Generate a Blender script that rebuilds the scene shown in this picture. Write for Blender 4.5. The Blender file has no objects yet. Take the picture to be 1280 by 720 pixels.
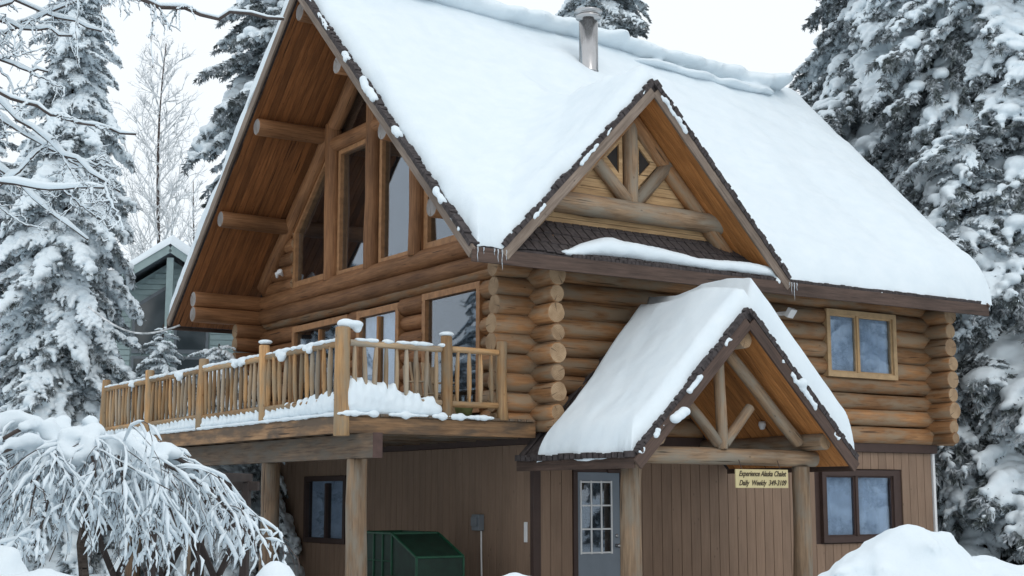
import bpy, bmesh, math, random
import numpy as np
from mathutils import Vector, Matrix, noise
R = math.radians
scene = bpy.context.scene
col = scene.collection
random.seed(7); rng = np.random.RandomState(7)

# ---------------------------------------------------------------- camera
HEAD, PITCH, FOC = 56.6, 8.4, 1765.0
CAM = Vector((-12.03, -17.64, 1.68))
cam = bpy.data.cameras.new('camera'); camo = bpy.data.objects.new('camera', cam); col.objects.link(camo)
cam.sensor_width = 36; cam.lens = FOC/1280*36; cam.clip_end = 2000; cam.clip_start = .1
camo.location = CAM
camo.rotation_euler = (R(90+PITCH), 0, R(HEAD-90))
scene.camera = camo
scene.render.resolution_x = 1024; scene.render.resolution_y = 576

# ---------------------------------------------------------------- world, sun, exposure
SUN_EL, SUN_AZ = 42, 262           # azimuth of the sun in the x-y plane, degrees from +x
w = bpy.data.worlds.new('World'); scene.world = w; w.use_nodes = True
nt = w.node_tree; nt.nodes.clear()
out = nt.nodes.new('ShaderNodeOutputWorld'); bg = nt.nodes.new('ShaderNodeBackground')
sky = nt.nodes.new('ShaderNodeTexSky'); sky.sky_type = 'NISHITA'; sky.sun_disc = False
sky.sun_elevation = R(SUN_EL); sky.sun_rotation = R(90-SUN_AZ)
sky.air_density = 1.0; sky.dust_density = 3
mx = nt.nodes.new('ShaderNodeMix'); mx.data_type = 'RGBA'; mx.inputs[0].default_value = .93
nt.links.new(sky.outputs[0], mx.inputs[6])
# solid cloud deck: a little brighter overhead than near the horizon
tc = nt.nodes.new('ShaderNodeTexCoord'); sp = nt.nodes.new('ShaderNodeSeparateXYZ')
nt.links.new(tc.outputs['Generated'], sp.inputs[0])
rp = nt.nodes.new('ShaderNodeValToRGB'); rp.color_ramp.elements[0].position = .0; rp.color_ramp.elements[1].position = .9
rp.color_ramp.elements[0].color = (9.8, 10.35, 10.7, 1); rp.color_ramp.elements[1].color = (9.9, 10.5, 11.0, 1)
nt.links.new(sp.outputs[2], rp.inputs[0]); nt.links.new(rp.outputs[0], mx.inputs[7])
nt.links.new(mx.outputs[2], bg.inputs[0]); bg.inputs[1].default_value = .105
nt.links.new(bg.outputs[0], out.inputs[0])
sl = bpy.data.lights.new('sun', 'SUN'); sl.energy = .5; sl.angle = R(25); sl.color = (1, .97, .93)
so = bpy.data.objects.new('sun', sl); col.objects.link(so)
sd = Vector((math.cos(R(SUN_AZ))*math.cos(R(SUN_EL)), math.sin(R(SUN_AZ))*math.cos(R(SUN_EL)), math.sin(R(SUN_EL))))
so.rotation_euler = sd.to_track_quat('Z', 'Y').to_euler(); so.location = (-5, -20, 30)
scene.view_settings.view_transform = 'Standard'; scene.view_settings.look = 'None'
scene.view_settings.exposure = 0.0; scene.view_settings.gamma = 1
scene.view_settings.use_curve_mapping = False

# ---------------------------------------------------------------- materials
def new_mat(name):
    m = bpy.data.materials.new(name); m.use_nodes = True
    n = m.node_tree; b = n.nodes['Principled BSDF']
    return m, n, b
def node(n, t, **k):
    o = n.nodes.new(t)
    for a, v in k.items(): setattr(o, a, v)
    return o
def ramp(n, src, stops):
    r = node(n, 'ShaderNodeValToRGB')
    e = r.color_ramp.elements
    while len(e) > 1: e.remove(e[-1])
    e[0].position = stops[0][0]; e[0].color = (*stops[0][1], 1)
    for p, c in stops[1:]:
        q = e.new(p); q.color = (*c, 1)
    n.links.new(src, r.inputs[0]); return r.outputs[0]
def noise_tex(n, scale, vec=None, detail=4, rough=.55):
    t = node(n, 'ShaderNodeTexNoise'); t.inputs['Scale'].default_value = scale
    t.inputs['Detail'].default_value = detail; t.inputs['Roughness'].default_value = rough
    if vec is not None: n.links.new(vec, t.inputs['Vector'])
    return t
def mapped(n, scale, rnd=True):
    tc = node(n, 'ShaderNodeTexCoord'); mp = node(n, 'ShaderNodeMapping'); mp.inputs['Scale'].default_value = scale
    n.links.new(tc.outputs['Object'], mp.inputs[0])
    if rnd:
        oi = node(n, 'ShaderNodeObjectInfo'); mu = node(n, 'ShaderNodeMath', operation='MULTIPLY'); mu.inputs[1].default_value = 37
        n.links.new(oi.outputs['Random'], mu.inputs[0]); n.links.new(mu.outputs[0], mp.inputs['Location'])
    return mp.outputs[0]
def mixc(n, fac, a, b, mode='MIX'):
    m = node(n, 'ShaderNodeMix', data_type='RGBA', blend_type=mode)
    for s, v in ((0, fac), (6, a), (7, b)):
        if hasattr(v, 'links'): n.links.new(v, m.inputs[s])
        elif s == 0: m.inputs[0].default_value = v
        else: m.inputs[s].default_value = (*v, 1)
    return m.outputs[2]
def bump(n, b, h, strength=.3, dist=.01):
    u = node(n, 'ShaderNodeBump'); u.inputs['Strength'].default_value = strength; u.inputs['Distance'].default_value = dist
    n.links.new(h, u.inputs['Height']); n.links.new(u.outputs[0], b.inputs['Normal'])

def wood(name, dark, mid, light, grey=None, rough=.65, var=.35, grain=1.0, blot=.8, checks=True):
    """grain runs along the object's local X"""
    m, n, b = new_mat(name)
    v = mapped(n, (1.2*grain, 22*grain, 22*grain)); v2 = mapped(n, (.8, 2.2, 2.2))
    g = noise_tex(n, 1.6, v, 6, .65); g2 = noise_tex(n, 1.3, v2, 3)
    c = ramp(n, g.outputs[0], [(.3, dark), (.5, mid), (.72, light)])
    k = ramp(n, g2.outputs[0], [(.3, (.62, .58, .55)), (.6, (1.12, 1.08, 1.05))])
    c = mixc(n, blot, c, k, 'MULTIPLY')
    if grey:
        g3 = noise_tex(n, 1.7, mapped(n, (1.0, 4, 4)), 4)
        f = ramp(n, g3.outputs[0], [(.42, (0, 0, 0)), (.62, (1, 1, 1))])
        c = mixc(n, f, c, grey)
    vo = node(n, 'ShaderNodeTexVoronoi'); vo.inputs['Scale'].default_value = 3.0     # knots
    n.links.new(mapped(n, (1, 2.2, 2.2)), vo.inputs['Vector'])
    ck = noise_tex(n, 1.1, mapped(n, (.9, 26, 26)), 2, .4)
    cf = ramp(n, ck.outputs[0], [(.68, (0, 0, 0)), (.73, (1, 1, 1))]); c = mixc(n, cf, c, tuple(x*.35 for x in dark)) if checks else c
    kf = ramp(n, vo.outputs['Distance'], [(.0, (1, 1, 1)), (.09, (0, 0, 0))])
    c = mixc(n, kf, c, tuple(x*.45 for x in dark))
    oi = node(n, 'ShaderNodeObjectInfo')
    rv = ramp(n, oi.outputs['Random'], [(0, (1-var,)*3), (1, (1+var*.5, 1+var*.45, 1+var*.35))])
    c = mixc(n, 1.0, c, rv, 'MULTIPLY')
    n.links.new(c, b.inputs['Base Color']); b.inputs['Roughness'].default_value = rough
    b.inputs['Specular IOR Level'].default_value = .3
    bump(n, b, g.outputs[0], .45, .012)
    return m
def plain(name, c, rough=.6, metal=0, var=.12, scale=6, spec=.4, bmp=.15):
    m, n, b = new_mat(name)
    t = noise_tex(n, scale, mapped(n, (1, 1, 1)), 5)
    k = ramp(n, t.outputs[0], [(.3, tuple(x*(1-var) for x in c)), (.7, tuple(min(1, x*(1+var)) for x in c))])
    n.links.new(k, b.inputs['Base Color']); b.inputs['Roughness'].default_value = rough; b.inputs['Metallic'].default_value = metal
    b.inputs['Specular IOR Level'].default_value = spec
    if bmp: bump(n, b, t.outputs[0], bmp, .01)
    return m

M = {}
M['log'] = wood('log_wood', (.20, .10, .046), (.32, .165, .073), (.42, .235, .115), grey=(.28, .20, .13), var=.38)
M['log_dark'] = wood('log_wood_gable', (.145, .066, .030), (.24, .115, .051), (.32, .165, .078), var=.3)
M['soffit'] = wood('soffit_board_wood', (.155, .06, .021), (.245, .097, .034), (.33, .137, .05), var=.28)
M['soffit_new'] = wood('porch_soffit_wood', (.30, .125, .04), (.46, .20, .065), (.56, .26, .09), var=.22)
M['timber'] = wood('weathered_timber', (.17, .115, .075), (.30, .205, .13), (.42, .30, .19), grey=(.27, .23, .18), var=.25)
M['beam'] = wood('old_beam_wood', (.07, .045, .03), (.17, .115, .075), (.27, .19, .125), grey=(.14, .115, .09), var=.2)
M['rim'] = wood('rim_board_wood', (.15, .085, .045), (.28, .165, .085), (.38, .235, .125), grey=(.11, .075, .05), var=.2)
M['rail'] = wood('railing_wood', (.25, .135, .06), (.44, .26, .12), (.57, .37, .19), grey=(.32, .24, .155), var=.4)
M['rail_grey'] = wood('weathered_railing_wood', (.24, .17, .11), (.42, .31, .20), (.55, .42, .28), grey=(.33, .28, .22), var=.3)
M['frame'] = wood('window_frame_wood', (.22, .10, .04), (.38, .19, .08), (.5, .27, .12), var=.2)
M['frame_tan'] = wood('tan_frame_wood', (.32, .2, .1), (.48, .32, .17), (.58, .41, .23), var=.12)
M['siding'] = wood('brown_siding', (.225, .150, .104), (.252, .170, .120), (.278, .190, .135), var=.07, blot=.3, checks=False, rough=.75)
M['frame_plain'] = plain('window_frame_paint', (.34, .17, .075), .6, var=.25, scale=9)
M['tan_plain'] = plain('tan_window_frame', (.42, .28, .15), .6, var=.15, scale=9)
M['trim'] = plain('dark_brown_trim', (.055, .032, .026), .6)
M['barge'] = wood('grey_barge_board', (.13, .10, .08), (.21, .165, .135), (.3, .245, .2), var=.15)
M['fascia'] = wood('dark_fascia', (.05, .034, .028), (.085, .056, .045), (.12, .08, .065), var=.12)
M['shingle'] = plain('dark_shingle', (.055, .045, .045), .85, var=.45, scale=14, bmp=.5)
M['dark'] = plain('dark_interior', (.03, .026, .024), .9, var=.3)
M['door'] = plain('grey_blue_paint', (.20, .235, .275), .45, var=.05)
M['white'] = plain('white_paint', (.72, .72, .72), .5, var=.04)
M['steel'] = plain('stainless_steel', (.5, .49, .49), .22, metal=1, var=.1, scale=3, bmp=.03)
M['meter'] = plain('grey_metal_box', (.16, .18, .2), .5, var=.1)
M['green'] = plain('green_paint', (.005, .05, .025), .5, var=.3)
M['green_mesh'] = plain('green_panel', (.003, .018, .011), .6, var=.4)
M['pot'] = plain('green_pot', (.22, .25, .10), .7)
M['curtain'] = plain('curtain_cloth', (.66, .70, .76), .9, var=.1)
M['bark'] = wood('bark', (.035, .026, .022), (.07, .053, .045), (.12, .095, .08), var=.2, rough=.95)
M['twig'] = plain('twig_bark', (.07, .055, .05), .9, var=.3)
M['lattice'] = plain('dark_lattice_wood', (.035, .025, .022), .8, var=.3)
M['blue_siding'] = plain('grey_blue_siding', (.33, .42, .42), .7, var=.08)
M['signboard'] = plain('sign_board', (.55, .46, .25), .6, var=.1)
M['ink'] = plain('sign_lettering', (.05, .035, .02), .6)
M['red_end'] = plain('red_painted_beam_end', (.075, .044, .037), .8, var=.3)

def end_grain(name, c1, c2):
    m, n, b = new_mat(name)
    mp = mapped(n, (0, 1, 1), rnd=False)
    wv = node(n, 'ShaderNodeTexWave', wave_type='RINGS', rings_direction='X'); wv.inputs['Scale'].default_value = 14
    wv.inputs['Distortion'].default_value = 2.5
    n.links.new(mp, wv.inputs['Vector'])
    c = ramp(n, wv.outputs['Fac'], [(0, c1), (1, c2)])
    oi = node(n, 'ShaderNodeObjectInfo'); rv = ramp(n, oi.outputs['Random'], [(0, (.75, .72, .7)), (1, (1.12, 1.1, 1.08))])
    c = mixc(n, 1.0, c, rv, 'MULTIPLY')
    g = noise_tex(n, 5, mapped(n, (1, 1, 1))); k = ramp(n, g.outputs[0], [(.35, (.7, .66, .62)), (.6, (1, 1, 1))])
    c = mixc(n, 1.0, c, k, 'MULTIPLY')
    gr = node(n, 'ShaderNodeTexGradient', gradient_type='RADIAL'); mp2 = node(n, 'ShaderNodeMapping'); mp2.inputs['Rotation'].default_value = (0, R(90), 0)
    tc2 = node(n, 'ShaderNodeTexCoord'); n.links.new(tc2.outputs['Object'], mp2.inputs[0]); n.links.new(mp2.outputs[0], gr.inputs[0])
    n1 = noise_tex(n, 9, None, 2); ad = node(n, 'ShaderNodeMath', operation='ADD'); ad2 = node(n, 'ShaderNodeMath', operation='FRACT')
    n.links.new(gr.outputs['Fac'], ad.inputs[0]); n.links.new(oi.outputs['Random'], ad.inputs[1]); n.links.new(ad.outputs[0], ad2.inputs[0])
    cr = ramp(n, ad2.outputs[0], [(.48, (0, 0, 0)), (.5, (1, 1, 1)), (.52, (0, 0, 0))]); c = mixc(n, cr, c, (.09, .055, .03))
    n.links.new(c, b.inputs['Base Color']); b.inputs['Roughness'].default_value = .8
    return m
M['end'] = end_grain('log_end_grain', (.32, .215, .125), (.44, .31, .19))
M['end_grey'] = end_grain('grey_log_end', (.22, .21, .21), (.32, .30, .29))

def snow_mat():
    m, n, b = new_mat('snow')
    tc = node(n, 'ShaderNodeTexCoord')
    t1 = noise_tex(n, 3.0, tc.outputs['Object'], 5, .55); t2 = noise_tex(n, 60, tc.outputs['Object'], 3)
    c = ramp(n, t1.outputs[0], [(.3, (.715, .79, .84)), (.7, (.765, .83, .87))])
    n.links.new(c, b.inputs['Base Color']); b.inputs['Roughness'].default_value = .7
    b.inputs['Specular IOR Level'].default_value = .25
    ad = node(n, 'ShaderNodeMath', operation='MULTIPLY_ADD'); ad.inputs[1].default_value = .12
    n.links.new(t2.outputs[0], ad.inputs[0]); n.links.new(t1.outputs[0], ad.inputs[2])
    bump(n, b, ad.outputs[0], .3, .05)
    return m
M['snow'] = snow_mat()
def needle_mat():
    m, n, b = new_mat('conifer_needles')
    tc = node(n, 'ShaderNodeTexCoord'); t = noise_tex(n, 14, tc.outputs['Object'], 4)
    oi = node(n, 'ShaderNodeObjectInfo')
    c = ramp(n, t.outputs[0], [(.28, (.045, .055, .052)), (.43, (.11, .13, .13)), (.55, (.33, .36, .385)), (.66, (.68, .73, .77))])
    n.links.new(c, b.inputs['Base Color']); b.inputs['Roughness'].default_value = .85
    return m
M['needles'] = needle_mat()
def frost_mat():
    m, n, b = new_mat('frosted_twigs')
    tc = node(n, 'ShaderNodeTexCoord'); t = noise_tex(n, 5, tc.outputs['Object'], 4)
    c = ramp(n, t.outputs[0], [(.35, (.33, .35, .36)), (.6, (.78, .8, .82))])
    n.links.new(c, b.inputs['Base Color']); b.inputs['Roughness'].default_value = .8
    return m
M['frost'] = frost_mat()
def glass_mat(name, ior=2.0, tint=(.8, .85, .9)):
    m = bpy.data.materials.new(name); m.use_nodes = True; n = m.node_tree; n.nodes.clear()
    o = node(n, 'ShaderNodeOutputMaterial'); mxs = node(n, 'ShaderNodeMixShader')
    tr = node(n, 'ShaderNodeBsdfTransparent'); tr.inputs[0].default_value = (*tint, 1)
    gl = node(n, 'ShaderNodeBsdfGlossy'); gl.inputs['Roughness'].default_value = .015; gl.inputs[0].default_value = (.86, .92, 1, 1)
    lw = node(n, 'ShaderNodeLayerWeight'); lw.inputs[0].default_value = .5; pw = node(n, 'ShaderNodeMath', operation='POWER'); pw.inputs[1].default_value = 4
    fr = node(n, 'ShaderNodeMath', operation='MULTIPLY_ADD'); fr.inputs[1].default_value = .8; fr.inputs[2].default_value = .11
    n.links.new(lw.outputs['Facing'], pw.inputs[0]); n.links.new(pw.outputs[0], fr.inputs[0])
    t = noise_tex(n, 1.2, mapped(n, (1, 1, 1)), 1); bu = node(n, 'ShaderNodeBump'); bu.inputs['Strength'].default_value = .05; bu.inputs['Distance'].default_value = .05
    n.links.new(t.outputs[0], bu.inputs['Height']); n.links.new(bu.outputs[0], gl.inputs['Normal'])
    n.links.new(fr.outputs[0], mxs.inputs[0]); n.links.new(tr.outputs[0], mxs.inputs[1]); n.links.new(gl.outputs[0], mxs.inputs[2])
    n.links.new(mxs.outputs[0], o.inputs[0]); return m
M['glass'] = glass_mat('window_glass')
def ice_mat():
    m, n, b = new_mat('ice'); b.inputs['Base Color'].default_value = (.75, .8, .85, 1); b.inputs['Roughness'].default_value = .12
    b.inputs['Alpha'].default_value = .55; b.inputs['IOR'].default_value = 1.31
    return m
M['ice'] = ice_mat()

# ---------------------------------------------------------------- mesh helpers
def mk(name, verts, faces, mats, smooth=False, idx=None):
    me = bpy.data.meshes.new(name)
    me.from_pydata([tuple(v) for v in verts], [], [tuple(f) for f in faces])
    for m in (mats if isinstance(mats, (list, tuple)) else [mats]): me.materials.append(M[m] if isinstance(m, str) else m)
    if smooth: me.polygons.foreach_set('use_smooth', [True]*len(me.polygons))
    if idx is not None: me.polygons.foreach_set('material_index', idx)
    me.update(); return me
def link(name, data, parent=None, loc=None, mat=None, **p):
    o = bpy.data.objects.new(name, data); col.objects.link(o)
    if mat is not None: o.matrix_world = mat
    elif loc is not None: o.location = loc
    if parent is not None: o.parent = parent
    for k, v in p.items(): o[k] = v
    return o
def empty(name, label, cat, loc=(0, 0, 0), group=None):
    o = bpy.data.objects.new(name, None); col.objects.link(o); o.location = loc; o.empty_display_size = .2
    o['label'] = label; o['category'] = cat
    if group: o['group'] = group
    return o
class Acc:
    def __init__(s): s.v = []; s.f = []; s.n = 0
    def add(s, v, f):
        v = np.asarray(v, float); s.v.append(v); s.f += [tuple(i+s.n for i in q) for q in f]; s.n += len(v)
    def mesh(s, name, mats, smooth=False): return mk(name, np.concatenate(s.v), s.f, mats, smooth)
CUBE_F = [(0, 1, 3, 2), (4, 6, 7, 5), (0, 4, 5, 1), (2, 3, 7, 6), (0, 2, 6, 4), (1, 5, 7, 3)]
def box_vf(x0, x1, y0, y1, z0, z1):
    return [(x, y, z) for x in (x0, x1) for y in (y0, y1) for z in (z0, z1)], CUBE_F
_cache = {}
def bar_mesh(L, W, H, mat, bev=.006):
    """a bar along local X from 0 to L, centred on Y and Z, edges eased"""
    key = (round(L, 3), round(W, 3), round(H, 3), mat, bev)
    if key in _cache: return _cache[key]
    bm = bmesh.new(); v, f = box_vf(0, L, -W/2, W/2, -H/2, H/2)
    vs = [bm.verts.new(q) for q in v]
    for q in f: bm.faces.new([vs[i] for i in q])
    bmesh.ops.recalc_face_normals(bm, faces=bm.faces)
    if bev: bmesh.ops.bevel(bm, geom=bm.edges[:], offset=min(bev, W*.3, H*.3, L*.3), segments=1, affect='EDGES')
    me = bpy.data.meshes.new('bar'); bm.to_mesh(me); bm.free(); me.materials.append(M[mat]); _cache[key] = me
    return me
def frame_mat(p, q, up=(0, 0, 1)):
    p = Vector(p); x = (Vector(q)-p).normalized(); up = Vector(up)
    if abs(x.dot(up)) > .98: up = Vector((0, 1, 0)) if abs(x.y) < .9 else Vector((1, 0, 0))
    y = up.cross(x).normalized(); z = x.cross(y)
    m = Matrix((x, y, z)).transposed().to_4x4(); m.translation = p; return m
def bar(name, p, q, W, H, mat, parent, up=(0, 0, 1), bev=.006, **pr):
    L = (Vector(q)-Vector(p)).length
    return link(name, bar_mesh(L, W, H, mat, bev), parent, mat=frame_mat(p, q, up), **pr)
def box(name, xs, ys, zs, mat, parent, bev=.005, **pr):
    """axis-aligned box whose grain follows its longest side"""
    d = [xs[1]-xs[0], ys[1]-ys[0], zs[1]-zs[0]]; c = [(a[0]+a[1])/2 for a in (xs, ys, zs)]
    k = d.index(max(d)); p = list(c); q = list(c); p[k] -= d[k]/2; q[k] += d[k]/2
    if k == 0: return bar(name, p, q, d[1], d[2], mat, parent, (0, 0, 1), bev, **pr)
    if k == 1: return bar(name, p, q, d[0], d[2], mat, parent, (0, 0, 1), bev, **pr)
    return bar(name, p, q, d[0], d[1], mat, parent, (0, 1, 0), bev, **pr)
def log_mesh(L, r0, r1, mats, seed, n=14, bow=.012, tip=0):
    step = .35; k = max(3, int(L/step)+1)
    ts = [0, .012/L] + [i/k for i in range(1, k)] + [1-.012/L, 1]
    v = []; f = []; idx = []
    for j, t in enumerate(ts):
        r = r0+(r1-r0)*t
        if j in (0, len(ts)-1): r -= .012
        if tip and (t < .12 or t > .88):
            e = min(t, 1-t)/.12; r *= .45+.55*e**.5
        x = t*L
        oy = bow*math.sin(t*3+seed)+.006*math.sin(x*4+seed*3); oz = bow*math.sin(t*2.3+seed*2)
        for i in range(n):
            a = 2*math.pi*i/n
            rr = r*(1+.06*noise.noise((x*1.3, math.cos(a)*1.2+seed*7, math.sin(a)*1.2)))
            v.append((x, oy+rr*math.cos(a), oz+rr*math.sin(a)))
    m = len(ts)
    for j in range(m-1):
        for i in range(n):
            i2 = (i+1) % n; f.append((j*n+i, j*n+i2, (j+1)*n+i2, (j+1)*n+i)); idx.append(0)
    for base, rev in ((0, 1), ((m-1)*n, 0)):
        ring = [base+i for i in range(n)]
        if rev: ring = ring[::-1]
        f.append(ring); idx.append(1 if len(mats) > 1 else 0)
    me = mk('log', v, f, mats, True, idx)
    for p in me.polygons:
        if len(p.vertices) > 4: p.use_smooth = False
    return me
_ls = [0]
def log(p, q, r0, r1=None, mat='log', end='end', parent=None, name='log', bow=.012, n=14, tip=0, **pr):
    _ls[0] += 1
    L = (Vector(q)-Vector(p)).length
    me = log_mesh(L, r0, r1 if r1 else r0, [mat, end], _ls[0]*1.37, n, bow, tip)
    return link(name, me, parent, mat=frame_mat(p, q), **pr)
def poly_prism(pts, off):
    """solid from planar polygon pts, thickened by vector off"""
    n = len(pts); v = [Vector(p) for p in pts]; v += [p+Vector(off) for p in v]
    f = [tuple(range(n))[::-1], tuple(range(n, 2*n))]+[(i, (i+1) % n, n+(i+1) % n, n+i) for i in range(n)]
    bm = bmesh.new(); vs = [bm.verts.new(q) for q in v]
    for q in f: bm.faces.new([vs[i] for i in q])
    bmesh.ops.recalc_face_normals(bm, faces=bm.faces)
    me = bpy.data.meshes.new('prism'); bm.to_mesh(me); bm.free(); return me
def prism(name, pts, off, mat, parent, **pr):
    me = poly_prism(pts, off); me.materials.append(M[mat]); return link(name, me, parent, **pr)
def tube_vf(P, rad, n=6, flat=1.0):
    P = np.asarray(P, float); k = len(P); T = np.gradient(P, axis=0); T /= np.linalg.norm(T, axis=1)[:, None]+1e-9
    up = np.tile([0., 0, 1], (k, 1)); s = np.cross(T, up); ln = np.linalg.norm(s, axis=1)
    s[ln < .05] = (1, 0, 0); s /= np.linalg.norm(s, axis=1)[:, None]; u = np.cross(s, T)
    a = np.arange(n)*2*np.pi/n; rad = np.broadcast_to(rad, (k,))
    v = P[:, None]+rad[:, None, None]*(np.cos(a)[None, :, None]*s[:, None]+flat*np.sin(a)[None, :, None]*u[:, None])
    f = [(j*n+i, j*n+(i+1) % n, (j+1)*n+(i+1) % n, (j+1)*n+i) for j in range(k-1) for i in range(n)]
    f += [tuple(range(n))[::-1], tuple((k-1)*n+i for i in range(n))]
    return v.reshape(-1, 3), f
# icosphere template
bm = bmesh.new(); bmesh.ops.create_icosphere(bm, subdivisions=2, radius=1)
ICO_V = np.array([v.co[:] for v in bm.verts]); ICO_F = [tuple(v.index for v in f.verts) for f in bm.faces]; bm.free()
def blob_mesh(blobs, voxel, mat='snow', smooth=4, disp=0, dscale=3):
    """merge ellipsoids (centre, radii, optional z-rotation) into one skin"""
    A = Acc()
    for b in blobs:
        c, r = b[0], b[1]; v = ICO_V*np.asarray(r, float)
        if len(b) > 2:
            a = b[2]; cs, sn = math.cos(a), math.sin(a); v = np.stack([v[:, 0]*cs-v[:, 1]*sn, v[:, 0]*sn+v[:, 1]*cs, v[:, 2]], 1)
        A.add(v+np.asarray(c, float), ICO_F)
    me = A.mesh('tmp', mat); o = bpy.data.objects.new('tmp', me); col.objects.link(o)
    rm = o.modifiers.new('r', 'REMESH'); rm.mode = 'VOXEL'; rm.voxel_size = voxel; rm.use_smooth_shade = True
    if smooth: s = o.modifiers.new('s', 'SMOOTH'); s.iterations = smooth; s.factor = .5
    dg = bpy.context.evaluated_depsgraph_get(); res = bpy.data.meshes.new_from_object(o.evaluated_get(dg))
    bpy.data.objects.remove(o); bpy.data.meshes.remove(me)
    res.materials.clear(); res.materials.append(M[mat]); res.name = 'snow'
    if disp:
        for v in res.vertices:
            v.co += noise.noise_vector(v.co*dscale)*disp+noise.noise_vector(v.co*dscale*3.7)*disp*.3+noise.noise_vector(v.co*dscale*11)*disp*.08
    res.polygons.foreach_set('use_smooth', [True]*len(res.polygons))
    return res
def fbm(x, y, z=0., s=1.0): return noise.fractal((x*s, y*s, z), 1.0, 2.0, 4)

def at(px, depth, z=0):
    """ground position on the bearing of image column px at the given depth"""
    h = R(HEAD); f = Vector((math.cos(h), math.sin(h), 0)); r = Vector((math.sin(h), -math.cos(h), 0))
    p = CAM+(f+r*((px-640)/1784))*depth; return Vector((p.x, p.y, z))

# ---------------------------------------------------------------- ground
def gz(x, y):
    d = math.hypot(x-4, y-5)
    z = .05*fbm(x, y, 3, .25)
    back = max(0, min(1, ((y-12)*.8+(x-4)*.35)/40)); z += 5.0*back*back*(3-2*back)
    l = max(0, min(1, (-x-4)/10))*max(0, min(1, (y+2)/20)); z += 1.6*l
    z += .25*fbm(x, y, 9, .12)*min(1, max(0, (d-9)/8))
    return z
def ground():
    xs = np.concatenate([np.linspace(-900, -70, 8), np.linspace(-60, 60, 121), np.linspace(70, 900, 8)])
    ys = np.concatenate([np.linspace(-900, -70, 8), np.linspace(-60, 90, 151), np.linspace(100, 900, 8)])
    v = [(x, y, gz(x, y) if abs(x) < 200 else gz(np.sign(x)*60, y)) for y in ys for x in xs]
    nx = len(xs); f = [(j*nx+i, j*nx+i+1, (j+1)*nx+i+1, (j+1)*nx+i) for j in range(len(ys)-1) for i in range(nx-1)]
    link('snowy_ground', mk('snowy_ground', v, f, 'snow', True), kind='structure')
ground()

# ---------------------------------------------------------------- the cabin
WX, WY = 8.85, 10.1                 # wall centre lines
cabin = empty('log_cabin', 'two storey log cabin with steep snowy roof, dormer and entry porch', 'house', (0, 0, 0))
EY, EZ, SF, RY, SB, BY, GX = -1.0, 5.17, .94, 5.1, .90, 11.2, -1.72
RZ = EZ+SF*(RY-EY)
def rz(y): return EZ+SF*(y-EY) if y <= RY else RZ-SB*(y-RY)
def xend(y): return 9.3+1.3*(1-abs(y-RY)/(RY-EY))
LR = .155
# --- basement walls: sheathing, then siding boards one by one
for a, b, c, d in ((.03, 6.0, -.3, 2.6), (6.001, 7.87, -.3, .9), (6.001, 7.87, 2.13, 2.6), (7.871, WX+.05, -.3, 2.6)): box('wall', (a, b), (.03, .11), (c, d), 'trim', cabin, 0)
for a, b, c, d in ((.111, 6.18, -.3, 2.6), (6.181, 7.92, -.3, .82), (6.181, 7.92, 2.05, 2.6), (7.921, WY, -.3, 2.6)): box('wall', (.03, .11), (a, b), (c, d), 'trim', cabin, 0)
box('wall', (WX-.1, WX+.05), (.151, WY), (-.3, 2.6), 'trim', cabin, 0)
box('wall', (.151, WX-.11), (WY-.12, WY), (-.3, 2.6), 'trim', cabin, 0)
def siding_x(x0, x1, holes):
    n = round((x1-x0)/.2); wd = (x1-x0)/n
    for i in range(n):
        a = x0+i*wd; b = a+wd-.008; segs = [(-.25, 2.46)]
        for hx0, hx1, hz0, hz1 in holes:
            if b > hx0 and a < hx1:
                segs = [(-.25, hz0), (hz1, 2.46)] if hz0 > -.2 else [(hz1, 2.46)]
        for s0, s1 in segs: box('siding_board', (a, b), (0, .028), (s0, s1), 'siding', cabin, .004)
siding_x(.1, .71, []); siding_x(1.66, 8.86, [(5.97, 7.9, .87, 2.16)])
def siding_y(y0, y1, holes):
    n = round((y1-y0)/.2); wd = (y1-y0)/n
    for i in range(n):
        a = y0+i*wd; b = a+wd-.008; segs = [(-.25, 2.46)]
        for h0, h1, hz0, hz1 in holes:
            if b > h0 and a < h1: segs = [(-.25, hz0), (hz1, 2.46)]
        for s0, s1 in segs: box('siding_board', (0, .028), (a, b), (s0, s1), 'siding', cabin, .004)
siding_y(.08, 10.05, [(6.15, 7.95, .8, 2.07)])
box('siding_board', (.79-.08, 1.66), (0, .028), (2.12, 2.46), 'siding', cabin, .004)
box('corner_trim', (-.03, .1), (-.03, .07), (-.3, 2.46), 'trim', cabin)
box('corner_trim', (8.87, 8.93), (-.03, .1), (-.3, 2.46), 'white', cabin)
box('band_board', (-.06, 8.98), (-.06, .1), (2.463, 2.62), 'trim', cabin)
box('band_board', (-.06, .1), (.101, 10.15), (2.463, 2.62), 'trim', cabin)
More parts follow.
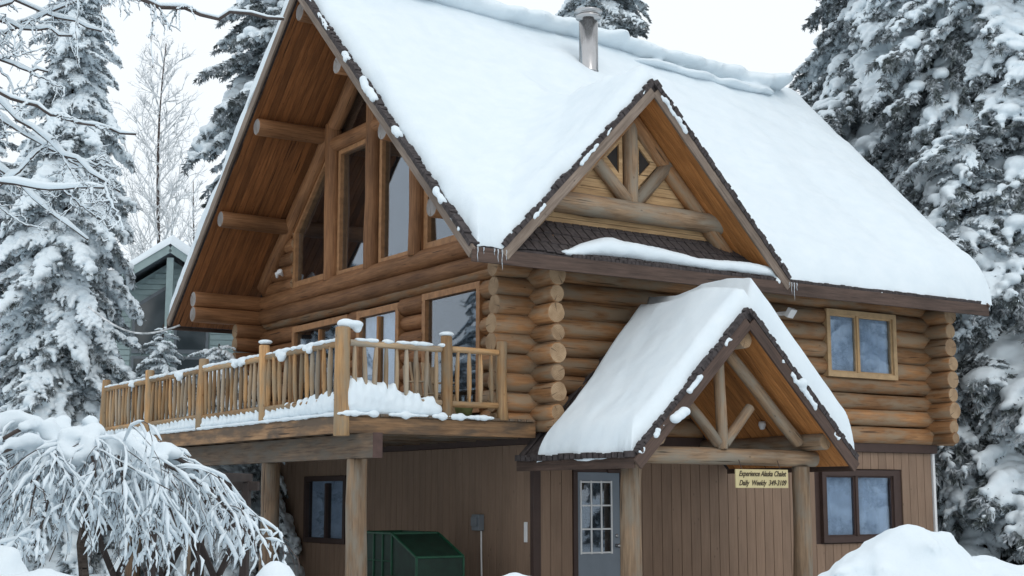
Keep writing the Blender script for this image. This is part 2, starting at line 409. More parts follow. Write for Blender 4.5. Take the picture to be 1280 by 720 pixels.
# --- windows
def window_x(name, x0, x1, z0, z1, fm, fw, mullions=(.5,), curtain=True, label=None, y=-.0, lightframe=None, proud=.05):
    """window in the long wall; frame mesh carries frame bars, panes and curtains hang below it"""
    A = Acc()
    for b in ((x0, x1, z1-fw, z1), (x0, x1, z0, z0+fw), (x0, x0+fw, z0+fw+.001, z1-fw-.001), (x1-fw, x1, z0+fw+.001, z1-fw-.001)):
        A.add(*box_vf(b[0], b[1], y-proud, y+.12, b[2], b[3]))
    w = link(name, A.mesh('window', 'tan_plain' if fm == 'frame_tan' else fm), cabin)
    if label: w['label'] = label
    xi0, xi1, zi0, zi1 = x0+fw, x1-fw, z0+fw, z1-fw
    cuts = [xi0]+[xi0+(xi1-xi0)*m for m in mullions]+[xi1]
    for m in cuts[1:-1]: box('mullion', (m-.03, m+.03), (y-proud+.012, y+.10), (zi0+.001, zi1-.001), lightframe or fm, w)
    for a, b in zip(cuts[:-1], cuts[1:]):
        a2 = a+(.03 if a != xi0 else 0); b2 = b-(.03 if b != xi1 else 0)
        s = .03
        A = Acc()
        for q in ((a2, b2, zi1-s, zi1), (a2, b2, zi0, zi0+s), (a2, a2+s, zi0+s, zi1-s), (b2-s, b2, zi0+s, zi1-s)): A.add(*box_vf(q[0]+.001, q[1]-.001, y-.01, y+.05, q[2], q[3]))
        link('sash', A.mesh('sash', 'tan_plain' if lightframe == 'frame_tan' else lightframe or fm), w)
        box('pane', (a2+s, b2-s), (y+.015, y+.022), (zi0+s, zi1-s), 'glass', w, 0)
    if curtain:
        k = 90; v = []; f = []
        for j in range(2):
            for i in range(k+1):
                t = i/k; xx = xi0+(xi1-xi0)*t
                if .42 < t < .58: xx += 0
                v.append((xx, y+.075+.024*math.sin(t*44+2*math.sin(t*9)), zi0 if j == 0 else zi1))
        f = [(i, i+1, k+2+i, k+1+i) for i in range(k)]
        link('curtain', mk('curtain', v, f, 'curtain', True), w)
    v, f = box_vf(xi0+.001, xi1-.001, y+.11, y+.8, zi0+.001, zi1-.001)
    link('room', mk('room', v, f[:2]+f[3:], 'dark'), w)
    return w
window_x('window', 6.1, 7.87, 3.76, 4.95, 'frame_tan', .085, (.44,), True, 'upper window in the log wall with tan wooden frame and curtains', -.12, 'frame_tan')
window_x('window', 5.99, 7.88, .89, 2.14, 'trim', .10, (.45,), True, 'lower window with dark brown frame and curtains')
def window_y(y0, y1, z0, z1, fm, fw, mullions=(.5,), x=0., proud=.05, top=None, curtain=False):
    """window in the gable wall, optional sloping top: top(y)->z"""
    A = Acc()
    tz = top or (lambda y: z1)
    pts_o = [(y0, z0), (y1, z0), (y1, tz(y1)), (y0, tz(y0))]
    yi0, yi1, zi0 = y0+fw, y1-fw, z0+fw
    ti = lambda y: tz(y)-fw*(1.35 if top else 1)
    pts_i = [(yi0, zi0), (yi1, zi0), (yi1, ti(yi1)), (yi0, ti(yi0))]
    v = []; f = []
    for xx in (x-proud, x+.12):
        v += [(xx, a, b) for a, b in pts_o]+[(xx, a, b) for a, b in pts_i]
    for i in range(4):
        j = (i+1) % 4
        f += [(i, j, 4+j, 4+i), (8+i, 12+i, 12+j, 8+j), (i, 8+i, 8+j, j), (4+i, 4+j, 12+j, 12+i)]
    w = link('window', mk('window', v, f, 'frame_plain' if fm == 'frame' else fm), cabin)
    cuts = [yi0]+[yi0+(yi1-yi0)*m for m in mullions]+[yi1]
    for m in cuts[1:-1]: box('mullion', (x-proud+.012, x+.1), (m-.03, m+.03), (zi0+.001, ti(m)-.04), fm, w)
    for a, b in zip(cuts[:-1], cuts[1:]):
        pts = [(x+.02, a+.01, zi0), (x+.02, b-.01, zi0), (x+.02, b-.01, ti(b)), (x+.02, a+.01, ti(a))]
        prism('pane', pts, (.008, 0, 0), 'glass', w)
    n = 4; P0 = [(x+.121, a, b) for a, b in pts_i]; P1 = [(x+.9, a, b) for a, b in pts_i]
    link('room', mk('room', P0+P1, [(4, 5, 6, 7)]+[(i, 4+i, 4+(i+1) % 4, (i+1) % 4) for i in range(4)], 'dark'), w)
    if curtain:
        k = 40; v = [(x+.09+.02*math.sin(i*1.9), yi0+(yi1-yi0)*i/k, zz) for zz in (zi0, ti(yi0)) for i in range(k+1)]
        link('curtain', mk('curtain', v, [(i, i+1, k+2+i, k+1+i) for i in range(k)], 'curtain', True), w)
    return w
window_y(6.17, 7.93, .81, 2.06, 'trim', .09, (.48,), curtain=True)  # curtain added to make the panes paler, standing in for a snowy reflection
# main floor gable wall: sliding glass, twin sash and picture window
window_y(6.0, 8.45, 2.75, 5.06, 'frame', .12, (.5,), x=-.1)
window_y(4.0, 5.62, 3.2, 5.06, 'frame', .12, (.5,), x=-.1, curtain=True)
window_y(1.32, 3.18, 3.0, 5.10, 'frame', .11, (), x=-.1)
# --- log walls
H0 = 2.62
def clip(a, b, holes):
    segs = [(a, b)]
    for h0, h1 in holes:
        new = []
        for s0, s1 in segs:
            if h1 <= s0 or h0 >= s1: new.append((s0, s1)); continue
            if h0-s0 > .12: new.append((s0, h0))
            if s1-h1 > .12: new.append((h1, s1))
        segs = new
    return segs
for i in range(9):                       # long wall facing the entry
    z = H0+LR+i*.292
    r = LR+random.uniform(-.004, .012)
    holes = [(6.12, 7.85)] if 3.72 < z < 4.98 else []
    for a, b in clip(-.72-random.uniform(0, .06), WX+.6, holes):
        log((a, 0, z), (b, 0, z), r, r*random.uniform(.94, 1.0), 'log', 'end', cabin)
for i in range(9):                       # far long wall, top two run out to carry the overhang
    z = H0+LR+i*.292
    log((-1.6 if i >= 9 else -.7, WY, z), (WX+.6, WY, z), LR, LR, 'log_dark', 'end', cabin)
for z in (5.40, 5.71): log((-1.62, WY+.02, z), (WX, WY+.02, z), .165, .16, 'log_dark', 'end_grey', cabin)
for i in range(-1, 9):                   # gable wall; tails pass the corner
    z = H0+LR+.146+i*.292
    if i == -1: z = H0+.1
    r = (LR if i % 2 else LR*.84)+random.uniform(-.005, .01)
    if i == -1: r = .10
    tail = -.6-random.uniform(0, .06)
    holes = []
    if z < 5.1: holes = [(1.35, 3.15), (5.97, 8.42)]
    if 3.1 < z < 5.1: holes.append((4.03, 5.6))
    segs = clip(tail, WY+.6, holes)
    for a, b in segs:
        if i == -1 and a > 0: continue
        if i == -1: b = .3
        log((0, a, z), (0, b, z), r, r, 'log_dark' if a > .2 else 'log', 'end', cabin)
    log((WX, tail+.04, z), (WX, WY if i > -1 else .3, z), r*1.04, r, 'log', 'end', cabin)
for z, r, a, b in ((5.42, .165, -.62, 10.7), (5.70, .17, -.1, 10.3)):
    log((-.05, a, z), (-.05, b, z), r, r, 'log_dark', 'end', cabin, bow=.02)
log((WX, -.1, 5.5), (WX, 10.3, 5.5), .17, .17, 'log', 'end', cabin)
# gable infill logs beside the tall windows
for k, z in enumerate(np.arange(5.98, 7.6, .28)):
    y1 = RY+(RZ-.42-z)/SB; 
    if y1-8.7 > .1: log((.0, 8.62, z), (.0, y1, z), .15, .145, 'log_dark', 'end', cabin)
    y0 = EY+(z+.45-EZ)/SF
    if 1.75-y0 > .1: log((.0, y0, z), (.0, 1.75, z), .15, .145, 'log_dark', 'end', cabin)
# upper gable glazing between posts
tl = lambda y: rz(y)-.62
window_y(7.02, 8.66, 5.86, 0, 'frame', .14, (), x=-.03, top=tl)
window_y(5.34, 6.62, 5.86, 8.36, 'frame', .10, (), x=-.03)
window_y(3.64, 4.92, 5.86, 8.36, 'frame', .10, (), x=-.03)
window_y(1.75, 3.27, 5.86, 0, 'frame', .14, (), x=-.03, top=tl)
log((-.07, 3.3, 8.5), (-.07, 6.95, 8.5), .15, .15, 'log_dark', 'end', cabin)
for y0, y1 in ((3.60, 5.0), (5.22, 6.62)):
    ap = lambda y: rz(y)-.60
    pts = [(.0, y0, 8.62), (.0, y1, 8.62), (.0, y1, ap(y1)), (.0, y0, ap(y0))]
    prism('pane', pts, (.01, 0, 0), 'glass', cabin)
for y in (3.45, 5.13, 6.82):
    log((-.08, y, 5.8), (-.08, y, rz(y)-.45), .175, .17, 'log_dark', 'end', cabin, name='post')
for s in (0, 1):                         # gable rafters of log under the roof
    a = (-.1, .2, rz(.2)-.47) if s == 0 else (-.1, 10.0, rz(10.0)-.47)
    log(a, (-.1, RY, RZ-.55), .16, .15, 'log_dark', 'end', cabin, name='rafter')
# inside darkness behind the upper glass
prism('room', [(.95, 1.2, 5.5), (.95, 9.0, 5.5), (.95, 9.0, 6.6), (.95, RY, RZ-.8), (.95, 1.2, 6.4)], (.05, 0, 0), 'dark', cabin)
# purlins running out under the overhang
for y in (7.05, 8.75, 3.6, 1.95, .35):
    z = rz(y)-.24-.21
    log((-1.62, y, z), (.4, y, z), .165, .16, 'log_dark', 'end_grey', cabin, name='purlin')
log((-1.66, RY, RZ-.5), (.4, RY, RZ-.5), .17, .17, 'log_dark', 'end_grey', cabin, name='ridge_log')
# --- roof slabs (thin, the boards below and the snow above are separate)
def slab(name, pts, th, mat, parent):
    return prism(name, pts, (0, 0, -th), mat, parent)
slab('roof', [(GX, EY, EZ), (9.3, EY, EZ), (10.6, RY, RZ), (GX, RY, RZ)], .16, 'shingle', cabin)
slab('roof', [(GX, RY, RZ+.002), (10.6, RY, RZ+.002), (9.3, BY, rz(BY)), (GX, BY, rz(BY))], .16, 'shingle', cabin)
def run(a, b, w, gap=.008):
    n = max(1, round((b-a)/w)); s = (b-a)/n
    return [(a+i*s+gap/2, a+(i+1)*s-gap/2) for i in range(n)]
for x0, x1 in run(GX+.05, -.0, .145):     # soffit boards run down the slope
    xm = (x0+x1)/2
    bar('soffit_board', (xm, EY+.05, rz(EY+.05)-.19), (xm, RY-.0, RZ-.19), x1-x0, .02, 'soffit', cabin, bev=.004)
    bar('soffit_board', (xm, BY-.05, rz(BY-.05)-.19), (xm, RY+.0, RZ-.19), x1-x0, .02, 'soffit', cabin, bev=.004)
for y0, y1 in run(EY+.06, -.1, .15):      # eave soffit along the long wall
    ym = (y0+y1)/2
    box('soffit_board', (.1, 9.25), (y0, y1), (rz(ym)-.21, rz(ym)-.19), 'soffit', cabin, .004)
bar('barge_board', (GX-.02, EY-.02, EZ-.10), (GX-.02, RY, RZ-.10), .045, .18, 'barge', cabin)
bar('barge_board', (GX-.02, BY+.02, rz(BY)-.10), (GX-.02, RY, RZ-.10), .045, .18, 'barge', cabin)
bar('barge_board', (9.34, EY-.02, EZ-.13), (10.64, RY, RZ-.13), .045, .24, 'fascia', cabin)
box('fascia_board', (GX-.04, 9.36), (EY-.06, EY-.02), (EZ-.23, EZ-.02), 'fascia', cabin)
box('fascia_board', (GX-.04, 9.36), (BY+.02, BY+.06), (rz(BY)-.23, rz(BY)-.02), 'fascia', cabin)
def jag_edge(pts0, pts1, n, out, size, parent, mat='shingle'):
    """ragged line of shingle butts along an edge, joined: too many and too small to pick apart"""
    A = Acc(); p0, p1 = Vector(pts0), Vector(pts1); o = Vector(out)
    for i in range(n):
        t = (i+.5)/n; c = p0.lerp(p1, t)+o*random.uniform(0, size*.25); h = (p1-p0).length/n*.56
        m = frame_mat(c, c+(p1-p0)); v, f = box_vf(-h, h, -.07, .09, -.03, random.uniform(.01+size*.35, .01+size))
        A.add([m @ Vector(q) for q in v], f)
    return link('shingle_edge', A.mesh('shingle_edge', mat), parent, kind='stuff')
jag_edge((GX+.03, EY, EZ+.02), (GX+.03, RY, RZ+.02), 110, (0, 0, 1), .05, cabin)
jag_edge((0, EY+.03, EZ+.01), (9.3, EY+.03, EZ+.01), 120, (0, 0, 1), .02, cabin)
# --- dormer
DX, DZ, DS, DW = 1.56, 8.04, 1.03, 2.78
def dz(x): return DZ-DS*abs(x-DX)
DFY = -1.02
dorm = slab('dormer', [(DX-DW, DFY, dz(DX-DW)), (DX, DFY, DZ), (DX, 2.3, DZ), (DX-DW, -.6, dz(DX-DW))], .14, 'shingle', cabin)
slab('roof_slab', [(DX+DW, DFY, dz(DX+DW)), (DX, DFY, DZ+.002), (DX, 2.3, DZ+.002), (DX+DW, -.6, dz(DX+DW))], .14, 'shingle', dorm)
for s in (-1, 1):
    e = DX+s*DW
    bar('barge_board', (e, DFY-.03, dz(e)-.11), (DX+s*.02, DFY-.03, DZ-.12), .045, .155, 'barge', dorm)
    jag_edge((e, DFY+.02, dz(e)+.03), (DX, DFY+.02, DZ+.03), 60, (0, 0, 1), .06, dorm)
    for y0, y1 in run(DFY+.02, -.30, .145):
        ym = (y0+y1)/2
        xe = DX+s*(DW-.15) if s > 0 else DX+s*(DW-.15)
        bar('soffit_board', (xe, ym, dz(xe)-.17), (DX+s*.02, ym, DZ-.18), y1-y0, .02, 'soffit_new', dorm, bev=.004)
    log((DX+s*2.15, -.42, dz(DX+s*2.15)-.36), (DX+s*.05, -.42, DZ-.42), .125, .12, 'log', 'end', dorm, name='rafter')
log((DX-1.75, -.46, 6.12), (DX+2.1, -.46, 6.12), .17, .165, 'timber', 'end', dorm, name='tie_beam')
log((DX+.02, -.40, 6.2), (DX+.02, -.40, DZ-.42), .13, .125, 'timber', 'end', dorm, name='king_post')
for s in (-1, 1): log((DX+.02+s*.08, -.41, 6.27), (DX+s*.78, -.41, 6.98), .11, .105, 'timber', 'end', dorm, name='strut')
# boarded gable behind the truss, leaving the two small triangular lights
bz = 5.62
while bz < 7.75:
    hw = (DZ-.2-(bz+.13))/DS
    if hw > .1:
        hw0 = (DZ-.2-bz)/DS
        prism('wall_board', [(DX-hw0, -.34, bz), (DX+hw0, -.34, bz), (DX+hw, -.34, bz+.132), (DX-hw, -.34, bz+.132)], (0, .03, 0), 'frame_tan', dorm)
    bz += .14
for s in (-1, 1):
    T = [(DX+s*.20, 6.72), (DX+s*.20, 7.20), (DX+s*.44, 6.96)]
    O = [(DX+s*.13, 6.50), (DX+s*.13, 7.42), (DX+s*.60, 6.96)]
    v = [(a, y, b) for y in (-.40, -.341) for a, b in O+T]; f = []
    for i in range(3):
        j = (i+1) % 3; f += [(i, j, 3+j, 3+i), (6+i, 9+i, 9+j, 6+j), (i, 6+i, 6+j, j), (3+i, 3+j, 9+j, 9+i)]
    fr = link('window', mk('window', v, f, 'frame_tan'), dorm)
    prism('pane', [(a, -.365, b) for a, b in T], (0, .01, 0), 'dark', fr)
# skirt shingles below the dormer gable, courses laid one by one
n = 0
for c in range(5):
    y0 = EY+.01+c*.19; y1 = y0+.23
    for x0, x1 in run(DX-DW+.1+c*.19, DX+DW-.1-c*.19, .17, .02):
        j = random.uniform(-.015, .015)
        me = bar_mesh(round(math.hypot(.23, .23*SF), 3), round(x1-x0, 2), .018, 'shingle', .003)
        link('shingle', me, dorm, mat=frame_mat(((x0+x1)/2, y0+j, EZ+SF*(y0+j-EY)+.035), ((x0+x1)/2, y1+j, EZ+SF*(y1+j-EY)+.012)))
# --- chimney pipe
def lathe(name, prof, mat, parent, loc, n=28):
    v = [(r*math.cos(2*math.pi*i/n), r*math.sin(2*math.pi*i/n), z) for r, z in prof for i in range(n)]
    f = [(j*n+i, j*n+(i+1) % n, (j+1)*n+(i+1) % n, (j+1)*n+i) for j in range(len(prof)-1) for i in range(n)]
    f += [tuple(range(n))[::-1], tuple((len(prof)-1)*n+i for i in range(n))]
    me = mk(name, v, f, mat, True)
    for p in me.polygons:
        if len(p.vertices) > 4: p.use_smooth = False
    return link(name, me, parent, loc)
ch = lathe('chimney_pipe', [(.185, -1.2), (.185, .0), (.192, .01), (.192, .04), (.185, .05), (.185, 1.02)], 'steel', cabin, (3.68, 3.5, 9.75))
lathe('cap', [(.13, .98), (.13, 1.08), (.24, 1.085), (.25, 1.11), (.24, 1.14), (.20, 1.15), (.20, 1.19), (.27, 1.2), (.27, 1.23), (.05, 1.27)], 'steel', ch, (0, 0, 0))
# --- entry porch
PX, PZ, PW, PFY = 1.74, 4.28, 2.06, -2.85
PS = (PZ-2.22)/PW
def pz(x): return PZ-PS*abs(x-PX)
porch = slab('porch', [(PX-PW, PFY, pz(PX-PW)), (PX, PFY, PZ), (PX, -.16, PZ), (PX-PW, -.04, pz(PX-PW))], .10, 'shingle', cabin)
slab('roof_slab', [(PX+PW, PFY, pz(PX+PW)), (PX, PFY, PZ+.002), (PX, -.16, PZ+.002), (PX+PW, -.04, pz(PX+PW))], .10, 'shingle', porch)
for s in (-1, 1):
    e = PX+s*PW
    bar('barge_board', (e, PFY-.03, pz(e)-.12), (PX+s*.02, PFY-.03, PZ-.16), .04, .17, 'fascia', porch)
    box('fascia_board', (min(e, e+s*.035), max(e, e+s*.035)), (PFY, -.05), (pz(e)-.17, pz(e)-.02), 'fascia', porch)
    jag_edge((e, PFY+.03, pz(e)+.02), (PX, PFY+.03, PZ+.02), 46, (0, 0, 1), .05, porch)
    jag_edge((e, PFY, pz(e)+.01), (e, -.1, pz(e)+.01), 20, (0, 0, -1), .05, porch)
    for y0, y1 in run(PFY+.02, -.16, .15):
        ym = (y0+y1)/2
        bar('soffit_board', (e-s*.04, ym, pz(e-s*.04)-.13), (PX+s*.02, ym, PZ-.15), y1-y0, .02, 'soffit_new', porch, bev=.004)
    # flashing strip where the slope meets the log wall
    bar('flashing', (e, -.10, pz(e)+.04), (PX, -.10, PZ+.04), .12, .03, 'shingle', porch)
    log((PX+s*1.58, -2.75, 2.48), (PX+s*1.58, -.05, 2.48), .125, .12, 'timber', 'end', porch, name='eave_log')
    log((PX+s*1.45, -2.33, 2.47), (PX+s*.06, -2.33, 3.74), .095, .09, 'timber', 'end', porch, name='rafter')
    log((PX-.12+s*.06, -2.36, 2.42), (PX-.12+s*.60, -2.34, 2.98), .08, .075, 'timber', 'end', porch, name='strut')
log((PX, -2.78, PZ-.38), (PX, -.05, PZ-.38), .125, .125, 'timber', 'end', porch, name='ridge_log')
log((PX-1.70, -2.33, 2.24), (PX+1.75, -2.33, 2.24), .125, .12, 'timber', 'end', porch, name='tie_beam')
log((PX-.12, -2.36, 2.35), (PX-.12, -2.36, 3.74), .085, .08, 'timber', 'end', porch, name='king_post')
log((.02, -2.32, -.3), (.02, -2.32, 2.12), .155, .14, 'timber', 'end', porch, name='post', n=18)
log((3.2, -2.32, -.3), (3.2, -2.32, 2.12), .145, .13, 'timber', 'end', porch, name='post', n=18)
lathe('porch_light', [(.05, 0), (.06, -.05), (.03, -.12)], 'white', porch, (3.05, -1.7, pz(3.05)-.16), 12)
box('rain_diverter', (1.35, 1.75), (-.06, -.03), (2.04, 2.1), 'trim', porch)
# --- door
dr = box('door', (.79, 1.60), (-.015, .03), (0, 2.05), 'door', cabin, .003)
def wparent(o, p):
    o.parent = p; o.matrix_parent_inverse = Matrix.Identity(4); return o
def child(o, p):
    """keep the world placement of o while hanging it under p"""
    mw = o.matrix_basis.copy(); o.parent = p; o.matrix_parent_inverse = p.matrix_basis.inverted(); return o
for a, b in ((.71, .79), (1.60, 1.66)): child(box('door_jamb', (a, b), (-.03, .03), (-.1, 2.05), 'trim', None), dr)
child(box('door_head', (.71, 1.66), (-.03, .03), (2.052, 2.12), 'trim', None), dr)
lx0, lx1, lz0, lz1 = .845, 1.43, .83, 1.90
for i in range(3):
    for j in range(3):
        a = lx0+(lx1-lx0)*i/3; c = lz0+(lz1-lz0)*j/3
        child(box('pane', (a+.012, a+(lx1-lx0)/3-.012), (-.022, -.016), (c+.012, c+(lz1-lz0)/3-.012), 'glass_dark' if 'glass_dark' in M else 'glass', None, 0), dr)
A = Acc()
for k in range(4):
    a = lx0+(lx1-lx0)*k/3; A.add(*box_vf(a-.012, a+.012, -.034, -.0155, lz0-.02, lz1+.02))
    c = lz0+(lz1-lz0)*k/3
    for q in range(3): A.add(*box_vf(lx0+(lx1-lx0)*q/3+.012, lx0+(lx1-lx0)*(q+1)/3-.012, -.033, -.0155, c-.012, c+.012))
child(link('muntin_grid', A.mesh('muntin_grid', 'white')), dr)
v, f = box_vf(lx0, lx1, -.0158, -.0152, lz0, lz1); child(link('backing', mk('backing', v, f, 'dark')), dr)
kn = lathe('knob', [(.03, 0), (.012, .01), (.012, .04), (.03, .05), (.033, .07), (.02, .085)], 'steel', None, (1.53, -.015, .93), 14); kn.rotation_euler = (R(90), 0, 0); child(kn, dr)
kn = lathe('deadbolt', [(.028, 0), (.028, .015), (.02, .02)], 'steel', None, (1.53, -.015, 1.08), 14); kn.rotation_euler = (R(90), 0, 0); child(kn, dr)
# --- lights, meter, cable
def floodlight(loc, yaw, label):
    m = box('floodlight', (-.11, .11), (-.04, .04), (-.08, .08), 'white', cabin); m['label'] = label
    m.matrix_basis = Matrix.Translation(loc) @ Matrix.Rotation(yaw, 4, 'Z') @ Matrix.Rotation(R(35), 4, 'X') @ m.matrix_basis
    c = box('bracket', (-.03, .03), (.04, .25), (-.03, .03), 'white', None); c.matrix_basis = Matrix.Translation(loc) @ Matrix.Rotation(yaw, 4, 'Z') @ c.matrix_basis; child(c, m)
floodlight((4.98, -.42, 4.76), R(20), 'white box floodlight under the eave')
lp = lathe('spotlight', [(.02, 0), (.035, .06), (.06, .12), (.062, .15), (.03, .16)], 'white', cabin, (-.28, 8.66, 6.13), 16); lp.rotation_euler = (R(60), 0, R(-60)); lp['label'] = 'white spotlight lamp on the gable wall'
child(lathe('lamp_head', [(.02, 0), (.035, .06), (.05, .1), (.03, .12)], 'white', None, (-.28, 8.95, 6.12), 16), lp)
mt = box('meter_box', (-.1, 0), (1.40, 1.62), (1.15, 1.40), 'meter', cabin)
child(box('meter_glass', (-.14, -.101), (1.44, 1.58), (1.22, 1.36), 'meter', None), mt)
log((-.03, 1.43, -.2), (-.03, 1.43, 1.16), .014, .014, 'white', 'white', cabin, name='conduit', bow=0, n=8)
box('thermometer', (-.03, -.001), (.17, .24), (1.0, 1.3), 'white', cabin)
box('outlet_cover', (1.97, 2.03), (-.02, -.001), (.62, .74), 'meter', cabin)

# --- deck (built on to the cabin's gable side)
DZ0 = 2.80; DXL = -3.3; DYF = -.2; DYB = 10.4
deck = box('deck', (DXL, -.12), (DYF-.02, DYF+.02), (2.54, DZ0-.03), 'rim', cabin)
def dk(o): return child(o, deck)
dk(box('rim_board', (DXL-.045, DXL-.001), (DYF-.02, DYB), (2.54, DZ0-.03), 'rim', None))
dk(box('rim_board', (DXL, -.12), (DYB, DYB+.045), (2.54, DZ0-.03), 'rim', None))
for y in np.arange(.3, 10.3, .6): dk(box('joist', (DXL+.01, -.1), (y-.025, y+.025), (2.54, DZ0-.035), 'beam', None))
for x0, x1 in run(DXL-.06, -.15, .15): dk(box('plank', (x0, x1), (DYF-.05, DYB+.06), (DZ0-.028, DZ0+.012), 'beam', None))
dk(box('beam', (-3.06, -2.92), (DYF-.43, DYB), (2.20, 2.535), 'beam', None))
dk(box('beam_end', (-3.063, -2.917), (DYF-.44, DYF-.431), (2.197, 2.537), 'red_end', None))
for y in (-.35+.45, 3.0, 6.1, 9.4): dk(log((-2.92, y, -.3), (-2.92, y, 2.2), .15, .145, 'beam' if y > 1 else 'timber', 'end', None, name='post', n=16))
RT, RB = 3.78, 3.0
def rail_run(p0, p1, nb, mat, snowy=True):
    a = Vector(p0); b = Vector(p1); d = (b-a).normalized()
    dk(log(a+d*.08+Vector((0, 0, RT)), b-d*.08+Vector((0, 0, RT)), .048, .045, mat, 'end', None, name='top_rail', bow=.006, n=10))
    dk(log(a+d*.08+Vector((0, 0, RB)), b-d*.08+Vector((0, 0, RB)), .048, .045, mat, 'end', None, name='bottom_rail', bow=.006, n=10))
    for k in range(nb):
        p = a.lerp(b, (k+1)/(nb+1)); j = random.uniform(-.01, .01)
        o = log(p+Vector((j, j, RB-.02)), p+Vector((-j, j, RT+.02)), random.uniform(.032, .042), random.uniform(.030, .040), mat if random.random() < .6 else 'rail_grey', 'end', None, name='baluster', bow=.006, n=8, tip=1); dk(o)
posts_y = [-.15, 2.49, 5.08, 7.69, 10.32]
for k, y in enumerate(posts_y):
    dk(log((DXL, y, 2.5 if k == 0 else 2.78), (DXL, y, 3.98 if k else 4.0), .09 if k else .115, .082 if k else .105, 'rail', 'end', None, name='post', n=14))
    if k: rail_run((DXL, posts_y[k-1], 0), (DXL, y, 0), 13, 'rail')
for x, r, h in ((-1.66, .085, 3.97), (-.70, .085, 3.95)):
    dk(log((x, DYF, 2.78), (x, DYF, h), r, r*.95, 'rail', 'end', None, name='post', n=14))
rail_run((DXL, DYF, 0), (-1.66, DYF, 0), 9, 'rail_grey'); rail_run((-1.66, DYF, 0), (-.70, DYF, 0), 4, 'rail')

M['bounce_dark'] = plain('dark_bounce_damper', (.07, .058, .048), .95, var=.4, scale=9, bmp=.6)  # dark colour chosen to soak up light bounced off the snow
for x0, x1, y0, y1 in ((-3.5, 0, -.1, 10.4), (-.3, 3.8, -2.7, 0), (-.6, 9.2, .2, 9.9)):  # sheets added to darken the siding under deck and porch
    k = 12; v = [(x0+(x1-x0)*i/k, y0+(y1-y0)*j/k, .07+.02*fbm(i, j, 3, .7)+(.012 if x1 > 9 else .004 if x1 > 3 else 0)) for j in range(k+1) for i in range(k+1)]
    link('bounce_damper', mk('bounce_damper', v, [(j*(k+1)+i, j*(k+1)+i+1, (j+1)*(k+1)+i+1, (j+1)*(k+1)+i) for j in range(k) for i in range(k)], 'bounce_dark', True), kind='structure')
# ---------------------------------------------------------------- things around the cabin
pot = lathe('plant_pot', [(.10, 0), (.15, .2), (.16, .22), (.14, .22), (.12, .1)], 'pot', None, (-1.15, .15, DZ0+.015), 18)
pot['label'] = 'small olive green plant pot on the deck behind the last railing bay'; pot['category'] = 'plant pot'
# deck chair glimpsed through the pickets
chair = empty('deck_chair', 'pale wooden deck chair half seen through the right pickets of the railing', 'chair', (-1.3, .9, DZ0+.01))
def ch_(n, p, q, w, h): bar(n, p, q, w, h, 'rail_grey', chair)
for sx in (-.25, .25):
    ch_('leg', (sx, -.3, 0), (sx, -.3, .38), .04, .04); ch_('leg', (sx, .25, 0), (sx, .35, .85), .04, .04); ch_('armrest', (sx, -.34, .56), (sx, .3, .60), .07, .025)
for k in range(4): ch_('seat_slat', (-.25, -.28+k*.14, .38-.02*k), (.25, -.28+k*.14, .38-.02*k), .11, .02)
for k in range(5): ch_('back_slat', (-.2+k*.1, .27, .40), (-.2+k*.1, .40, .92), .07, .018)

sign = box('sign', (1.72, 2.74), (-2.545, -2.52), (1.80, 2.065), 'signboard', None)
sign['label'] = 'yellow wooden sign with dark italic lettering under the porch beam'; sign['category'] = 'sign'
def text_mesh(s, size):
    cu = bpy.data.curves.new('t', 'FONT'); cu.body = s; cu.size = size; cu.extrude = .002; cu.shear = .35; cu.align_x = 'CENTER'; cu.align_y = 'CENTER'; cu.offset = .0018
    o = bpy.data.objects.new('t', cu); col.objects.link(o); dg = bpy.context.evaluated_depsgraph_get()
    me = bpy.data.meshes.new_from_object(o.evaluated_get(dg)); bpy.data.objects.remove(o); me.materials.clear(); me.materials.append(M['ink']); return me
for s, z in (('Experience Alaska Chalet', 2.0), ('Daily  Weekly  349-3109', 1.87)):
    me = text_mesh(s, .10); wd = max(v.co.x for v in me.vertices)-min(v.co.x for v in me.vertices)
    k = .92/wd
    o = link('lettering', me, None); o.matrix_basis = Matrix.Translation((2.23, -2.549, z)) @ Matrix.Rotation(R(90), 4, 'X') @ Matrix.Diagonal((k, 1.05, 1, 1)); child(o, sign)
for x in (1.85, 2.6): child(bar('hanger', (x, -2.53, 2.06), (x, -2.47, 2.20), .012, .012, 'trim', None), sign)

cage = empty('green_trailer', 'low green metal cage trailer with sloping front under the deck', 'trailer', (-1.3, 1.2, 0))
def cg(n, p, q, w=.035): child(bar(n, p, q, w, w, 'green', None), cage)
gy0, gy1, gy2 = .55, 1.3, 2.45
for gx in (-1.7, -.9):
    cg('top_rail', (gx, gy1, 1.13), (gx, gy2, 1.13)); cg('front_rail', (gx, gy1, 1.13), (gx, gy0, .80)); cg('post', (gx, gy0, 0), (gx, gy0, .8)); cg('bottom_rail', (gx, gy0, .1), (gx, gy2, .1)); cg('mid_rail', (gx, gy1, .72), (gx, gy2, .72), .02)
    for y in np.linspace(gy1, gy2, 5): cg('post', (gx, y, .1), (gx, y, 1.13), .03)
for y, z in ((gy0, .8), (gy1, 1.13), (gy2, 1.13)): cg('cross_rail', (-1.7, y, z), (-.9, y, z))
child(prism('panel', [(-1.3, gy0, .05), (-1.3, gy2, .05), (-1.3, gy2, 1.11), (-1.3, gy1, 1.11), (-1.3, gy0, .78)], (.02, 0, 0), 'green_mesh', None), cage)
child(prism('side_panel', [(-1.69, gy0+.03, .12), (-1.69, gy2, .12), (-1.69, gy2, 1.11), (-1.69, gy1, 1.11), (-1.69, gy0+.03, .79)], (.012, 0, 0), 'green_mesh', None), cage)
